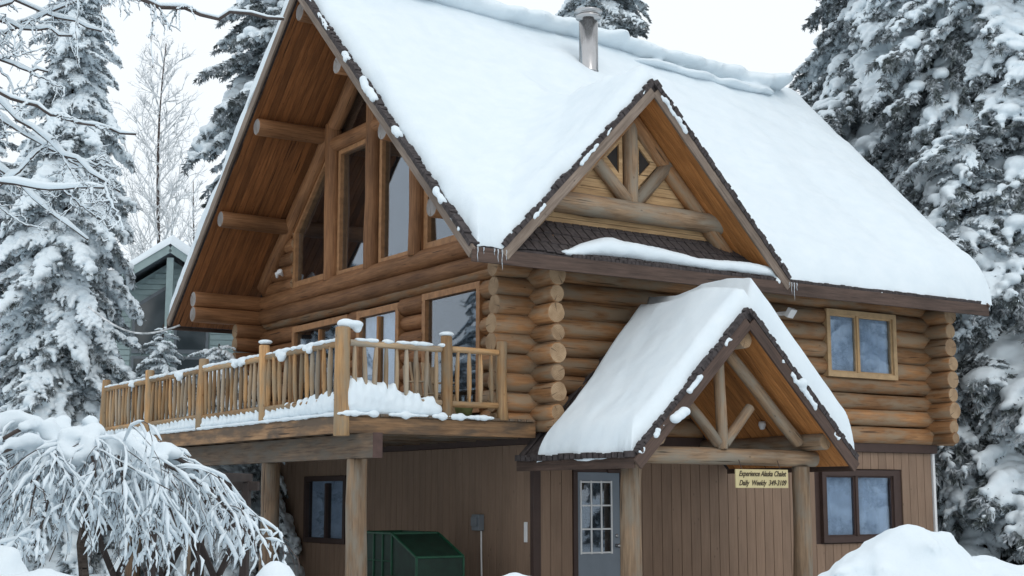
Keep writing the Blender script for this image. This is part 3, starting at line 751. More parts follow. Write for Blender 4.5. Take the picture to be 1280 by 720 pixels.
child(prism('front_panel', [(-1.68, gy0+.01, .8), (-.92, gy0+.01, .8), (-.92, gy1, 1.125), (-1.68, gy1, 1.125)], (0, 0, -.012), 'green_mesh', None), cage)
child(prism('tail_panel', [(-1.68, gy0-.005, .1), (-.92, gy0-.005, .1), (-.92, gy0-.005, .79), (-1.68, gy0-.005, .79)], (0, .012, 0), 'green_mesh', None), cage)
for y in (1.3, 2.4):
    o = lathe('wheel', [(.22, -.06), (.26, -.05), (.26, .05), (.22, .06)], 'dark', None, (-1.72, y, .26), 20); o.rotation_euler = (0, R(90), 0); child(o, cage)

# ---------------------------------------------------------------- snow on the roofs
def snow_sheet(name, label, ex, fy, zf, tf, nu, nv, rad, parent=None, ye=None):
    """blanket over u in 0..1 (x between ex(y)), v in 0..1 (y range fy), thick tf, edges rounded"""
    def dens(n):
        t = np.linspace(0, 1, n); return t-.16*np.sin(2*np.pi*t)/(2*np.pi)*5*.9
    U = dens(nu); V = dens(nv); top = []; bot = []
    for v in V:
        y = fy[0]+(fy[1]-fy[0])*v
        xa, xb = ex(y)
        for u in U:
            x = xa+(xb-xa)*u
            yj = y+(.03*fbm(x, 0, 5, 1.5) if 0 < v < 1 else 0)
            fe = ye(x) if ye else fy[1]
            if ye: y_ = fy[0]+(fe-fy[0])*v; yj = y_
            else: y_ = y
            de = min((x-xa), (xb-x), (y_-fy[0]), (fe-y_))
            r = rad(x, y) if callable(rad) else rad
            e = min(1, max(0, de)/r); e = math.sqrt(max(0, 1-(1-e)**2))
            t = tf(x, y_)*e
            jx = .05*fbm(y, 1, 2, 2.2)*(1-e); jy = .05*fbm(x, 4, 2, 2.2)*(1-e)
            zb = zf(x+jx, y_+jy)
            top.append((x+jx, y_+jy, zb+t+.02)); bot.append((x+jx, y_+jy, zb+.012))
    n = nu*nv; v = top+bot; f = []
    for j in range(nv-1):
        for i in range(nu-1):
            a = j*nu+i; f.append((a, a+1, a+nu+1, a+nu)); f.append((n+a, n+a+nu, n+a+nu+1, n+a+1))
    for i in range(nu-1):
        f.append((i, n+i, n+i+1, i+1)); a = (nv-1)*nu+i; f.append((a, a+1, n+a+1, n+a))
    for j in range(nv-1):
        a = j*nu; f.append((a, a+nu, n+a+nu, n+a)); a += nu-1; f.append((a, n+a, n+a+nu, a+nu))
    me = mk('snow', v, f, 'snow', True)
    return link(name, me, parent, label=label, category='snow')
def smax(a, b, k=.25):
    h = max(0, 1-abs(a-b)/k); return max(a, b)+h*h*k*.25
def roof_top(x, y):
    m = rz(y)
    if abs(x-DX) < DW+.3: return max(m, dz(x))
    return m
def main_t(x, y):
    tr = .42-.36*min(1, max(0, (x-3.5)/5.5))            # near the ridge
    te = .42
    k = min(1, max(0, (y-EY)/(RY-EY))) if y < RY else 1
    t = te*(1-k)+tr*k if x > 3 else .42
    if x > 7.5: t = t+.26*(1-k)*min(1, (x-7.5))
    t += .10*fbm(x, y, 1, .5)+.04*fbm(x*.6, y*1.6, 4, 1.5)+.012*fbm(x, y, 6, 5)
    if abs(x-DX) < DW+.6 and y < 3:                      # thicker where dormer and roof meet
        d = abs(dz(x)-rz(y)); t += .28*max(0, 1-d/.8)*min(1, max(0, (y+1)/1.2))
    t += .12*math.exp(-((x-3.0)**2+(y-3.4)**2)/.25)      # bank above the pipe
    return max(.05, t)
ms = snow_sheet('roof_snow', 'deep smooth snow blanket covering the main roof and dormer', lambda y: ((GX+.05 if y < RY else GX-.03)+.05*fbm(y, 0, 7, 1.1), xend(y)+.2),
           (EY-.02, BY), roof_top, main_t, 190, 170, lambda x, y: (.22 if y < RY else .08) if x < 0 else .38)
def porch_t(x, y): return .30+.05*max(0, 1-abs(x-PX)/.9)+.06*math.sin(y*2.6+1)*max(0, 1-abs(x-PX)/1.4)+.05+(.34 if x > PX+.15 else 0)+.05*fbm(x, y, 8, .8)+.02*fbm(x, y, 5, 2)
snow_sheet('porch_snow', 'thick folded snow blanket over the small entry porch roof', lambda y: (PX-PW-.04, PX+PW+.05), (PFY+.03, -.28), pz and (lambda x, y: pz(x)), porch_t, 90, 70, lambda x, y: .12 if x > PX else .2, None, lambda x: -.30-.34*min(1, max(0, (PX-x)/PW*1.3))+.05*fbm(x, 3, 1, 1.5))
b = []
for t in np.linspace(0, 1, 46):
    x = DX-1.62+4.15*t; pf = (t/.22)**.8 if t < .22 else (1-.5*min(1, (t-.22)/.35))
    pf = max(.14, pf*(1+.1*math.sin(t*17))); y = -1.0+.20*pf
    b.append(((x, y, rz(y)+.04+.02*pf), (.16, .22*pf+.03, .15*pf+.035)))
b.append(((DX+2.56, -1.04, EZ-.02), (.07, .05, .09)))
link('skirt_snow', blob_mesh(b, .035, smooth=8, disp=.02, dscale=3), None, label='thin lens of snow lying on the shingle skirt below the dormer', category='snow')
# ridge roll: broken slabs of older snow riding the ridge
bl = []
for x in np.arange(-1.3, 9.9, .25):
    tt = main_t(x, RY)
    bl.append(((x, RY-.05+.2*fbm(x, 2, 1, .6), RZ+tt-.16+.06*fbm(x, 5, 2, .9)), (random.uniform(.35, .6), random.uniform(.6, .9), .20+.05*fbm(x, 8, 3, .8))))
for x0, y0, s_ in ((6.3, 4.55, .8), (7.1, 4.5, .7), (8.3, 4.5, .8), (8.9, 4.6, .7)):
    bl.append(((x0, y0, rz(y0)+main_t(x0, y0)+.0), (s_, .40, .09)))
o = link('ridge_snow', blob_mesh(bl, .05, smooth=12, disp=.06, dscale=1.1), None, label='lumpy roll of older snow broken along the cabin ridge', category='snow')

def clump_line(p0, p1, n, r, jit=.03, gap=.25, drop=0.):
    """runs of stuck snow, long and short, with bare stretches between"""
    a, b = Vector(p0), Vector(p1); L = (b-a).length; out = []; u = 0; d = (b-a).normalized()
    while u < L:
        run_ = random.choice((.06, .12, .2, .35, .6))*random.uniform(.6, 1.3); q = 0; rr = r*random.uniform(.6, 1.25)
        while q < run_ and u+q < L:
            p = a+d*(u+q); s_ = rr*random.uniform(.75, 1.2)
            out.append(((p.x+random.uniform(-jit, jit), p.y+random.uniform(-jit, jit), p.z+random.uniform(-jit, jit)-drop*random.random()), (s_, s_, s_*random.uniform(.7, 1.1))))
            q += r*.6
        u += run_+random.uniform(.05, .6)*gap*2.2
    return out
b = clump_line((GX-.03, EY+.3, EZ+.33), (GX-.03, RY-.1, RZ+.02), 60, .055, .015, .7, .06)
link('rake_snow', blob_mesh(b, .03, smooth=3), None, label='small snow clumps clinging along the big gable rake', category='snow')
b = clump_line((DX-DW+.5, DFY-.04, dz(DX-DW+.5)-.0), (DX-.1, DFY-.04, DZ-.02), 26, .035, .01, 1.1, .04)+clump_line((DX+.15, DFY-.04, dz(DX+.15)), (DX+.9, DFY-.04, dz(DX+.9)), 14, .04, .01, .6, .05)
link('rake_snow', blob_mesh(b, .022, smooth=3), None, label='small snow clumps stuck to the dormer barge boards', category='snow')
b = clump_line((PX-PW+.05, PFY-.04, pz(PX-PW+.05)), (PX-.3, PFY-.04, pz(PX-.3)), 44, .04, .012, .5, .06)+clump_line((PX+.6, PFY-.05, pz(PX+.6)-.05), (PX+1.7, PFY-.05, pz(PX+1.7)-.05), 9, .03, .01, 1.2, .05)
b.append(((PX+.98, PFY-.06, pz(PX+.98)+.0), (.085, .07, .085))); b += [((PX-1.42+i*.08, PFY-.06, 2.72+i*.05), (.10, .08, .07)) for i in range(3)]
link('rake_snow', blob_mesh(b, .02, smooth=3), None, label='snow clumps and ball stuck to the porch barge boards', category='snow')

# deck snow: rail caps, picket drift, edge line
b = []
for (p0, p1, n) in (((DXL, 0, RT+.055), (DXL, 10.3, RT+.055), 120), ((DXL+.05, DYF, RT+.05), (-1.7, DYF, RT+.05), 24)):
    a_, b_ = Vector(p0), Vector(p1)
    for i in range(n):
        if random.random() < .12: continue
        p = a_.lerp(b_, (i+.5)/n); s = random.uniform(.7, 1.25)
        b.append(((p.x, p.y, p.z), (.065*s, .075*s, .035*s)))
for y in (.9, 1.75, 3.3, 3.55, 6.1, 8.6):          # lumps sagging over the rail
    q = random.uniform(.6, 1.1)
    for k in range(3): b.append(((DXL-.045, y+random.uniform(-.12, .12), RT+.01-.035*k*q), (.05, .11*q, .055*q)))
link('rail_snow', blob_mesh(b, .022, smooth=3), None, label='ribbon of snow lying along the top rails of the deck', category='snow')
for i, (x, y, z, lab) in enumerate(((DXL, -.15, 4.01, 'snow cap hanging off the tall corner post of the deck'), (DXL, 2.49, 4.01, 'thin snow cap on the second post from the deck corner'), (-1.66, DYF, 3.98, 'thin snow cap on the middle post of the front railing'))):
    bb = [((x, y, z+.02), (.12, .12, .04))]
    if i == 0: bb = [((x+.05, y, z+.04), (.14, .12, .075)), ((x+.17, y-.05, z+.035), (.12, .11, .06)), ((x+.2, y-.05, z-.02), (.07, .06, .07))]
    link('post_snow', blob_mesh(bb, .022), None, label=lab, category='snow')
b = []
def drift(p0, p1, n, h0, h1, side):
    a_, b_ = Vector(p0), Vector(p1); d = (b_-a_).normalized(); nrm = Vector((-d.y, d.x, 0))*side
    for i in range(n):
        t = (i+.5)/n; p = a_.lerp(b_, t); h = h0+(h1-h0)*t
        b.append(((p.x+nrm.x*.12, p.y+nrm.y*.12, DZ0+h*.45), (.20, .20, max(.05, h*.62))))
        q = p+d*random.uniform(-.04, .04)
        b.append(((q.x+nrm.x*.0, q.y+nrm.y*.0, DZ0+.10+h*.45), (.06, .08, max(.05, h*.42*random.uniform(.6, 1.05)))))
drift((DXL, 0, 0), (DXL, 2.4, 0), 13, .34, .12, -1); drift((DXL, 2.6, 0), (DXL, 5.0, 0), 13, .18, .12, -1); drift((DXL, 5.2, 0), (DXL, 7.6, 0), 13, .16, .08, -1); drift((DXL, 7.8, 0), (DXL, 10.2, 0), 12, .12, .06, -1)
drift((DXL+.1, DYF, 0), (-2.5, DYF, 0), 6, .52, .42, 1); drift((-2.5, DYF, 0), (-1.8, DYF, 0), 5, .36, .22, 1)
link('deck_drift', blob_mesh(b, .028, smooth=2, disp=.012, dscale=9), None, label='snow drift piled behind the railing pickets on the deck', category='snow')
b = []
for i in range(210): b.append(((DXL-.05+.012*math.sin(i*.7), DYF+i*.0503, DZ0+.002), (.045, .07, .026+.02*fbm(i*.13, 3)+.008*random.random())))
for i in range(24):
    if i not in (5, 6, 13): b.append(((DXL+.05+i*.1, DYF-.05, DZ0+.01), (.09, .04, .032*random.uniform(.5, 2.2))))
link('edge_snow', blob_mesh(b, .022, smooth=2), None, label='thin line of snow along the outer edge of the deck floor', category='snow')

# icicles
def icicle(x, y, z, L, lab, grp):
    v, f = tube_vf([(x+.004*math.sin(t*9), y, z-L*t) for t in np.linspace(0, 1, 7)], np.array([.016, .013, .011, .009, .007, .004, .001])*.8, 6)
    link('icicle', mk('icicle', v, f, 'ice', True), None, label=lab, category='icicle', group=grp)
for k, (x, L) in enumerate(((-1.68, .22), (-1.58, .1), (-1.34, .2), (-1.27, .3), (-1.2, .16), (-1.4, .1))):
    icicle(x, EY-.07, EZ-.02, L, 'thin icicle hanging from the eave corner beside the big gable', 'icicles at the gable eave corner')
for k, (x, L) in enumerate(((4.38, .2), (4.44, .3), (4.5, .14), (4.33, .1))):
    icicle(x, EY-.07, EZ-.02, L, 'thin icicle hanging where the dormer meets the right eave', 'icicles below the dormer foot')

# ---------------------------------------------------------------- conifers
def branch_proto(seed, droop=.55, lumps=1.0, fine=False):
    rs = np.random.RandomState(seed)
    A = Acc(); cards_v = []; cards_f = []; blobs = []
    axis = lambda t: np.array([t, .05*math.sin(3*t+seed), .10*t-droop*t*t])
    P = np.array([axis(t) for t in np.linspace(0, 1, 8)])
    A.add(*tube_vf(P, np.linspace(.022, .004, 8), 4))
    segs = [(P, 1.0)]
    for t in np.arange(.12, 1.0, .045 if fine else .062):
        for s in (-1, 1):
            if rs.rand() < .08: continue
            L = (.12+.40*(1-t)**.8)*rs.uniform(.75, 1.2); a = R(rs.uniform(42, 68))*s
            b = axis(t); d = np.array([math.cos(a), math.sin(a), 0])
            Q = np.array([b+d*L*u+np.array([0, 0, -L*.55*u*u-.06*u*rs.rand()]) for u in np.linspace(0, 1, 5)])
            segs.append((Q, L)); A.add(*tube_vf(Q, np.linspace(.008, .003, 5), 3))
    n = 0
    for Q, L in segs:
        k = (int(26+110*L) if L < .9 else 110)*(3 if fine else 1)
        for _ in range(k):
            u = rs.rand()**.8*(len(Q)-1.001); i = int(u); p = Q[i]+(Q[i+1]-Q[i])*(u-i)
            d = rs.normal(size=3)*np.array([1, 1, .6]); d[2] -= .9; d += (Q[i+1]-Q[i])/np.linalg.norm(Q[i+1]-Q[i])*.8; d /= np.linalg.norm(d)
            l = rs.uniform(.06, .13)*(.5 if fine else 1); s = np.cross(d, rs.normal(size=3)); s /= np.linalg.norm(s)+1e-6; wv = rs.uniform(.006, .014)*(.55 if fine else 1)
            m = p+d*l*.5
            cards_v += [p, m+s*wv, p+d*l, m-s*wv]; cards_f.append((n, n+1, n+2, n+3)); n += 4
    A.add(np.array(cards_v), cards_f)
    fol = A.mesh('branch', 'needles')
    for Q, L in segs:
        st = .03 if fine else .045; k = max(2, int(L/st) if L < .9 else 30)
        on = rs.rand()
        if L < .9 and on < .30/lumps: continue
        for j in range(k):
            u = (j+.3)/k*(len(Q)-1.001); i = int(u); p = Q[i]+(Q[i+1]-Q[i])*(u-i)
            if rs.rand() < .2/lumps: continue
            if L < .9 and j > k*((.75 if fine else .55)+.3*lumps*rs.rand()): continue
            r = (.6 if fine else 1)*(.021+.019*math.sin(math.pi*min(1, (j+1)/k)))*lumps*rs.uniform(.7, 1.35)
            if L > .9: r *= 1.25
            if fine and rs.rand() < .05: r *= 2.0
            blobs.append((p+np.array([0, 0, r*.45]), (r*1.25, r*1.15, r*.85)))
            if rs.rand() < .22*lumps: blobs.append((p+np.array([rs.normal()*.01, rs.normal()*.015, -r*1.0]), (r*.7, r*.7, r*1.5)))
    sn = blob_mesh(blobs, .011 if fine else .015, smooth=2, disp=.006, dscale=20)
    return fol, sn
PROTO = [branch_proto(s, d, l) for s, d, l in ((1, .45, 1.05), (2, .6, 1.2), (3, .75, 1.35), (4, .55, .95), (5, .9, 1.2))]
HEAVY = [branch_proto(s, d, l) for s, d, l in ((11, .8, 1.8), (12, .95, 2.0), (13, .7, 1.55))]
BIG = [branch_proto(s, d, l, True) for s, d, l in ((31, .8, 1.7), (32, 1.0, 2.0), (33, .7, 1.5))]
FINE = [branch_proto(s, d, l, True) for s, d, l in ((21, .5, .95), (22, .7, 1.15), (23, .95, 1.35), (24, .6, 1.0))]
def conifer(pos, H, rad, nb, label, low=.06, protos=None, seed=0, lean=0., group=None, power=.85, snowp=1.0, trunk_r=None, hi=.99):
    rs = random.Random(seed); protos = protos or PROTO
    t = empty('conifer', label, 'tree', pos, group)
    r0 = trunk_r or H*.016+.04
    P = [(lean*z*z, .03*math.sin(z*.7), z) for z in np.linspace(-.5, H, 14)]
    v, f = tube_vf(P, np.linspace(r0, .015, 14)*1.0, 10); link('trunk', mk('trunk', v, f, 'bark', True), t)
    ga = rs.random()*6
    for i in range(nb):
        h = low+(hi-low)*((i+.5)/nb)**1.0
        ga += 2.39996+rs.uniform(-.4, .4)
        L = (rad*(1-h)**power+.12*rad*.5)*rs.uniform(.72, 1.15)
        if L < .15: L = .15
        fol, sn = rs.choice(protos)
        th = (1+.5*(1-h))
        m = Matrix.Translation((lean*(h*H)**2, 0, h*H)) @ Matrix.Rotation(ga, 4, 'Z') @ Matrix.Rotation(R(rs.uniform(-16, 10))-R(25)*max(0, h-.7)/.3, 4, 'Y') @ Matrix.Rotation(R(rs.uniform(-20, 20)), 4, 'X') @ Matrix.Diagonal((L, L*rs.uniform(.85, 1.2)*(1 if rs.random() < .5 else -1), L*rs.uniform(.8, 1.15), 1))
        o = bpy.data.objects.new('branch', fol); col.objects.link(o); o.parent = t; o.matrix_basis = m
        if rs.random() < snowp:
            s = bpy.data.objects.new('snow', sn); col.objects.link(s); s.parent = o
    return t
def tree_at(px, d, *a, **k):
    p = at(px, d); p.z = gz(p.x, p.y)-.2; return conifer(p, *a, **k)
tree_at(70, 33, 15.2, 1.8, 300, 'tall snow laden spruce at the left edge of the picture', protos=BIG+HEAVY, seed=3, power=.5)
tree_at(-40, 35, 12.5, 2.6, 150, 'snowy conifer half cut off by the left frame behind the tall spruce', protos=HEAVY+PROTO, seed=4)
tree_at(400, 38, 19, 4.7, 230, 'conifer whose frosted branches show left of the gable peak', protos=FINE+BIG, seed=5, low=.62, power=.5)
tree_at(757, 46, 22.5, 3.7, 190, 'conifer top showing above the ridge just behind the chimney pipe', protos=FINE+BIG, seed=6, low=.45, power=.7)
tree_at(590, 48, 18.6, 2.6, 90, 'conifer tip barely rising over the snowy ridge left of the pipe', protos=PROTO, seed=8, low=.5)
tree_at(1150, 35, 20, 4.6, 280, 'tall conifer with long drooping branches right of the cabin roof', protos=FINE+BIG, seed=9, low=.12, power=.6)
tree_at(1285, 31, 19, 4.4, 260, 'dense snowy conifer cut off by the right frame', protos=FINE+BIG, seed=10, low=.10, power=.6)
tree_at(1232, 29.5, 9.8, 2.3, 120, 'smaller conifer with a dark bare lower trunk at the cabin corner', protos=BIG+FINE, seed=12, low=.28, power=.6, trunk_r=.32)
tree_at(1345, 40, 17, 4.0, 120, 'conifer behind the others at the far right edge', seed=13, protos=FINE)
tree_at(1195, 46, 15, 4.2, 140, 'dark conifer filling the gap behind the cabin corner', seed=14, protos=FINE, power=.6)
tree_at(1262, 36, 6, 2.6, 110, 'young conifer low behind the bare dark trunk', seed=15, protos=FINE+BIG)
tree_at(1205, 36, 4.6, 1.8, 80, 'short bushy conifer right beside the cabin corner', seed=16, protos=PROTO+HEAVY)
tree_at(196, 33, 5.9, 1.5, 130, 'small snow covered fir standing behind the deck railing', protos=BIG+HEAVY, seed=17, power=.7)
tree_at(105, 37, 4.8, 1.8, 60, 'low snowy conifer between the tall spruce and the deck', protos=HEAVY+PROTO, seed=18)
tree_at(268, 29, 5.0, 2.3, 100, 'bowed snowy bush behind the deck rail beside the small fir', protos=BIG+HEAVY, seed=24, power=.7)
tree_at(290, 34, 2.9, 1.5, 50, 'low snow covered fir seen under the deck beam', protos=HEAVY+PROTO, seed=19)
tree_at(30, 38, 7.5, 2.6, 80, 'conifer in the gap left behind the tall spruce', protos=HEAVY+PROTO, seed=20)
# trees out of frame that the windows mirror
YARD = ['nearest one opposite the deck', 'tall one across the yard facing the gable', 'shortest one beyond the far deck end', 'one at the back left of the yard', 'one far behind the photographer', 'one in front of the entry side', 'lowest one beyond the parking area', 'tallest one beyond the parking area', 'one left of the photographer', 'one close behind the weeping shrub', 'tallest one left of the spruce', 'one beside the right end of the cabin front', 'one behind that at the right end', 'small one nearest the right end']
for k, (x, y, h) in enumerate(((-24, 14, 13), (-28, 6, 15), (-22, 20, 11), (-30, 22, 14), (-18, -32, 14), (16, -30, 14), (22, -24, 13), (27, -30, 15), (-33, -2, 14), (-14, 36, 17), (-19.3, 32, 11.5), (22, -14, 12), (26, -19, 14), (18, -13, 9))):
    conifer(Vector((x, y, 0)), h, 3.3, 70, 'snowy conifer outside the picture, %s' % YARD[k], seed=30+k, group='conifers across the yard')

# ---------------------------------------------------------------- frosted bare tree, far
def bare_tree(pos, H, spread, label, seed, r0=.12, levels=4, mat='frost', nmain=34):
    rs = random.Random(seed); t = empty('bare_tree', label, 'tree', pos); A = Acc(); T = Acc()
    P = [(.15*math.sin(z*.35), .1*math.sin(z*.5), z) for z in np.linspace(0, H, 12)]
    T.add(*tube_vf(P, np.linspace(r0, .02, 12), 7))
    def br(p, d, L, r, lv):
        pts = [np.array(p)]; dd = np.array(d, float)
        for k in range(5):
            dd = dd+np.array([rs.gauss(0, .1), rs.gauss(0, .1), .06 if lv < 2 else rs.gauss(0, .08)]); dd /= np.linalg.norm(dd); pts.append(pts[-1]+dd*L/5)
        A.add(*tube_vf(pts, np.linspace(r, r*.35, 6), 3))
        if lv >= levels: return
        for k in range(6 if lv < 2 else 4):
            i = rs.randint(1, 5); e = dd*.8+np.array([rs.gauss(0, .5), rs.gauss(0, .5), rs.gauss(.15, .35)]); e /= np.linalg.norm(e)
            br(pts[i], e, L*rs.uniform(.35, .6), r*.55, lv+1)
    for i in range(nmain):
        h = .12+.86*i/nmain; a = i*2.4+rs.random(); z = h*H
        p = (.15*math.sin(z*.35), .1*math.sin(z*.5), z); L = spread*(1-h*.8)*rs.uniform(.7, 1.1)*(min(1, h*4))
        br(p, (math.cos(a)*.75, math.sin(a)*.75, .8), L, .05, 1)
    link('trunk', T.mesh('trunk', 'twig', True), t); link('branches', A.mesh('branches', mat), t, kind='stuff')
p = at(186, 62); bare_tree((p.x, p.y, gz(p.x, p.y)), 18.5, 4.6, 'slender bare birch white with frost against the bright sky', 5, .16, 4, nmain=56)
p = at(232, 70); bare_tree((p.x, p.y, gz(p.x, p.y)), 13, 3.2, 'smaller frosted bare tree right beside the birch', 6, .12, 3, nmain=24)

# ---------------------------------------------------------------- neighbour's house
def neighbour():
    p = at(206, 47); g = gz(p.x, p.y); r = Vector((math.sin(R(HEAD)), -math.cos(R(HEAD)), 0)); fwd = Vector((r.y*-1, r.x, 0))
    a = R(HEAD-90+8)
    h = empty('neighbour_house', 'grey blue gabled house partly hidden behind the tall spruce', 'house', (p.x, p.y, 0))
    h.rotation_euler = (0, 0, a)
    zt = 9.55; hw = 4.6; sl = .66; zb = 3
    prof = [(-hw, zb), (hw, zb), (hw, zt-sl*hw), (0, zt), (-hw, zt-sl*hw)]
    prism('wall', [(x, 0, z) for x, z in prof], (0, 9, 0), 'blue_siding', h)
    zz = zb
    while zz < zt-.3:                                        # lap siding
        q = min(hw, (zt-zz-.25)/sl)
        if q > .2:
            for x0, x1 in ((-q, -1.3), (1.3, q)) if 4.8 < zz < 8.3 else ((-q, q),):
                if x1 > x0: box('siding_board', (x0, x1), (-.05, -.001), (zz, zz+.17), 'blue_siding', h, .004)
        zz += .185
    for s in (-1, 1):
        e = s*(hw+.6); ez = zt+.25-sl*(hw+.6)
        prism('roof', [(e, -1.0, ez), (0, -1.0, zt+.25+.001*s), (0, 9.4, zt+.25+.001*s), (e, 9.4, ez)], (0, 0, .16), 'meter', h)
        bar('barge_board', (e, -1.04, ez), (0, -1.04, zt+.25), .06, .25, 'blue_siding', h)
        pts = [(e*1.01, -1.05, ez+.17), (0, -1.05, zt+.43), (0, 9.4, zt+.43), (e*1.01, 9.4, ez+.17)]
        # snow slab
        nu = 14; nv = 14; v = []
        for j in range(nv+1):
            for i in range(nu+1):
                x = e*i/nu; y = -1.1+10.5*j/nv; ed = min(1, min(nu-i+.0, 99)/1.5, j/1.5); z0 = zt+.40-sl*abs(x)
                v.append((x, y, z0+.5*math.sqrt(max(0, ed))*1+.06*fbm(x, y, 2, .8)))
        f = [(j*(nu+1)+i, j*(nu+1)+i+1, (j+1)*(nu+1)+i+1, (j+1)*(nu+1)+i) for j in range(nv) for i in range(nu)]
        m0 = len(v); v += [(q[0], q[1], zt+.39-sl*abs(q[0])) for q in v[:nu+1]]
        f += [(i, m0+i, m0+i+1, i+1) for i in range(nu)]
        link('roof_snow', mk('snow', v, f, 'snow', True), h)
    for s in (-1, 1):
        for k, (z0, z1) in enumerate(((5.0, 6.3), (6.4, 0))):
            x0, x1 = (.12*s, 1.25*s); lo, hi_ = min(x0, x1), max(x0, x1)
            if z1: P = [(lo, z0), (hi_, z0), (hi_, z1), (lo, z1)]
            else: P = [(lo, z0), (hi_, z0), (hi_, zt-.75-sl*abs(hi_)), (lo, zt-.75-sl*abs(lo))]
            wdw = prism('window', [(x, -.09, z) for x, z in P], (0, .07, 0), 'meter', h)
            c = (sum(x for x, z in P)/4, sum(z for x, z in P)/4)
            prism('pane', [(c[0]+(x-c[0])*.84, -.10, c[1]+(z-c[1])*.86) for x, z in P], (0, .008, 0), 'glassdark', wdw)
    box('post', (-.11, .11), (-.95, -.75), (3, zt-.05), 'blue_siding', h)
M['glassdark'] = plain('dark_window_glass', (.03, .04, .045), .08, spec=1.0, bmp=0)
neighbour()
# snow-crusted cable strung from the neighbour's side to the cabin
pa = at(100, 30, 5.7); pb = Vector((-1.6, 10.9, 5.25))
P = [pa.lerp(pb, t)+Vector((0, 0, -.35*math.sin(math.pi*t))) for t in np.linspace(0, 1, 16)]
v, f = tube_vf(P, .022, 6); link('cable', mk('cable', v, f, 'frost', True), None, label='snow crusted overhead cable running behind the spruce to the cabin eave', category='cable')

# ---------------------------------------------------------------- weeping tree over the arbor, near left
def weeping():
    base = at(112, 11.6); base.z = .0
    t = empty('weeping_tree', 'weeping shrub bowed under thick snow with hanging white twigs', 'tree', base)
    rs = random.Random(3); TW = Acc(); SN = Acc(); bl = []
    v, f = tube_vf([(0, 0, -.3), (.05, .03, .6), (-.05, 0, 1.3), (.05, .05, 1.95)], [.05, .045, .04, .035], 10)
    link('trunk', mk('trunk', v, f, 'bark', True), t)
    rv = Vector((math.sin(R(HEAD)), -math.cos(R(HEAD)), 0)); fv = Vector((math.cos(R(HEAD)), math.sin(R(HEAD)), 0))
    limbs = []
    for k in range(24):
        a = k*2*math.pi/24+rs.uniform(-.15, .15); d = rv*math.cos(a)+fv*math.sin(a)
        L = rs.uniform(.85, 1.15)+(.35 if math.cos(a) < -.3 else 0); top = rs.uniform(1.98, 2.2)+(.12 if math.cos(a) < -.3 else 0)
        if k in (0, 1, 23): L, top = 1.38+.1*(k == 0), 2.0
        fall = rs.uniform(1.0, 1.5); pts = []; wob = rs.uniform(0, 6)
        for u in np.linspace(0, 1, 12):
            r_ = L*(u**.9); z = 1.75+(top-1.75)*math.sin(min(1, u*2.6)*math.pi/2)-fall*max(0, u-.35)**1.5
            pts.append(np.array([d.x*r_, d.y*r_, z])+np.array([.05*math.sin(u*6+wob), .05*math.cos(u*5+wob), .03*math.sin(u*9+wob)]))
        pts = np.array(pts); limbs.append(pts)
        TW.add(*tube_vf(pts, np.linspace(.028, .006, 12), 5))
        for j in range(11):
            if j > 4 and rs.random() < .3: continue
            for q in range(3):
                u = (q+rs.random())/3; p = pts[j]+(pts[j+1]-pts[j])*u
                s = (.062 if j < 5 else .058*(1-(j-4)*.11))*rs.uniform(.5, 1.4)
                bl.append((p+np.array([rs.gauss(0, .02), rs.gauss(0, .02), s*.5]), (s*1.15, s*1.15, s*.9)))
        def hang(p, ln, e, lv):
            n_ = 8; tw = [np.array(p)]; e = np.array(e, float)
            for _ in range(n_):
                e = e+np.array([rs.gauss(0, .22), rs.gauss(0, .22), -.21]); e /= np.linalg.norm(e); tw.append(tw[-1]+e*ln/n_)
            TW.add(*tube_vf(tw, .0045 if lv else .003, 3))
            a0 = 0
            while a0 < n_-1:                               # snow sits on the twig in broken lengths
                b0 = min(n_, a0+rs.randint(2, 5)); seg = np.array(tw[a0:b0+1])
                if rs.random() < .82 and len(seg) > 2:
                    m = np.array([rs.uniform(.5, 1.5) for _ in seg])*rs.uniform(.009, .019)*(1 if lv else .7); m[0] *= .4; m[-1] *= .3
                    SN.add(*tube_vf(seg+np.array([0, 0, .006]), m, 5))
                a0 = b0+(1 if rs.random() < .3 else 0)
            if lv:
                for _ in range(3): hang(tw[rs.randint(1, n_-1)], ln*rs.uniform(.3, .6), e*.4+np.array([rs.gauss(0, .6), rs.gauss(0, .6), -.2]), lv-1)
        for q in range(17):
            u = rs.uniform(.12, 1)*10.99; j = int(u); p = pts[j]+(pts[j+1]-pts[j])*(u-j)
            out_ = rs.uniform(.2, 1.1)
            hang(p, rs.uniform(.35, 1.0)*(1.0 if u < 8 else .6), (d.x*out_+rs.gauss(0, .5), d.y*out_+rs.gauss(0, .5), rs.uniform(-.2, .4)), 1)
    # canopy snow pads
    for k in range(20):
        a = rs.random()*6.28; r_ = rs.uniform(0, .6); d = rv*math.cos(a)+fv*math.sin(a)
        bl.append((np.array([d.x*r_, d.y*r_, 2.10+rs.uniform(-.08, .05)-.12*r_]), (.13, .13, .07)))
    link('branches', TW.mesh('branches', 'twig'), t, kind='stuff')
    link('twig_snow', SN.mesh('twig_snow', 'snow', True), t, kind='stuff')
    link('snow', blob_mesh(bl, .028, smooth=2, disp=.025, dscale=6), t)
weeping()
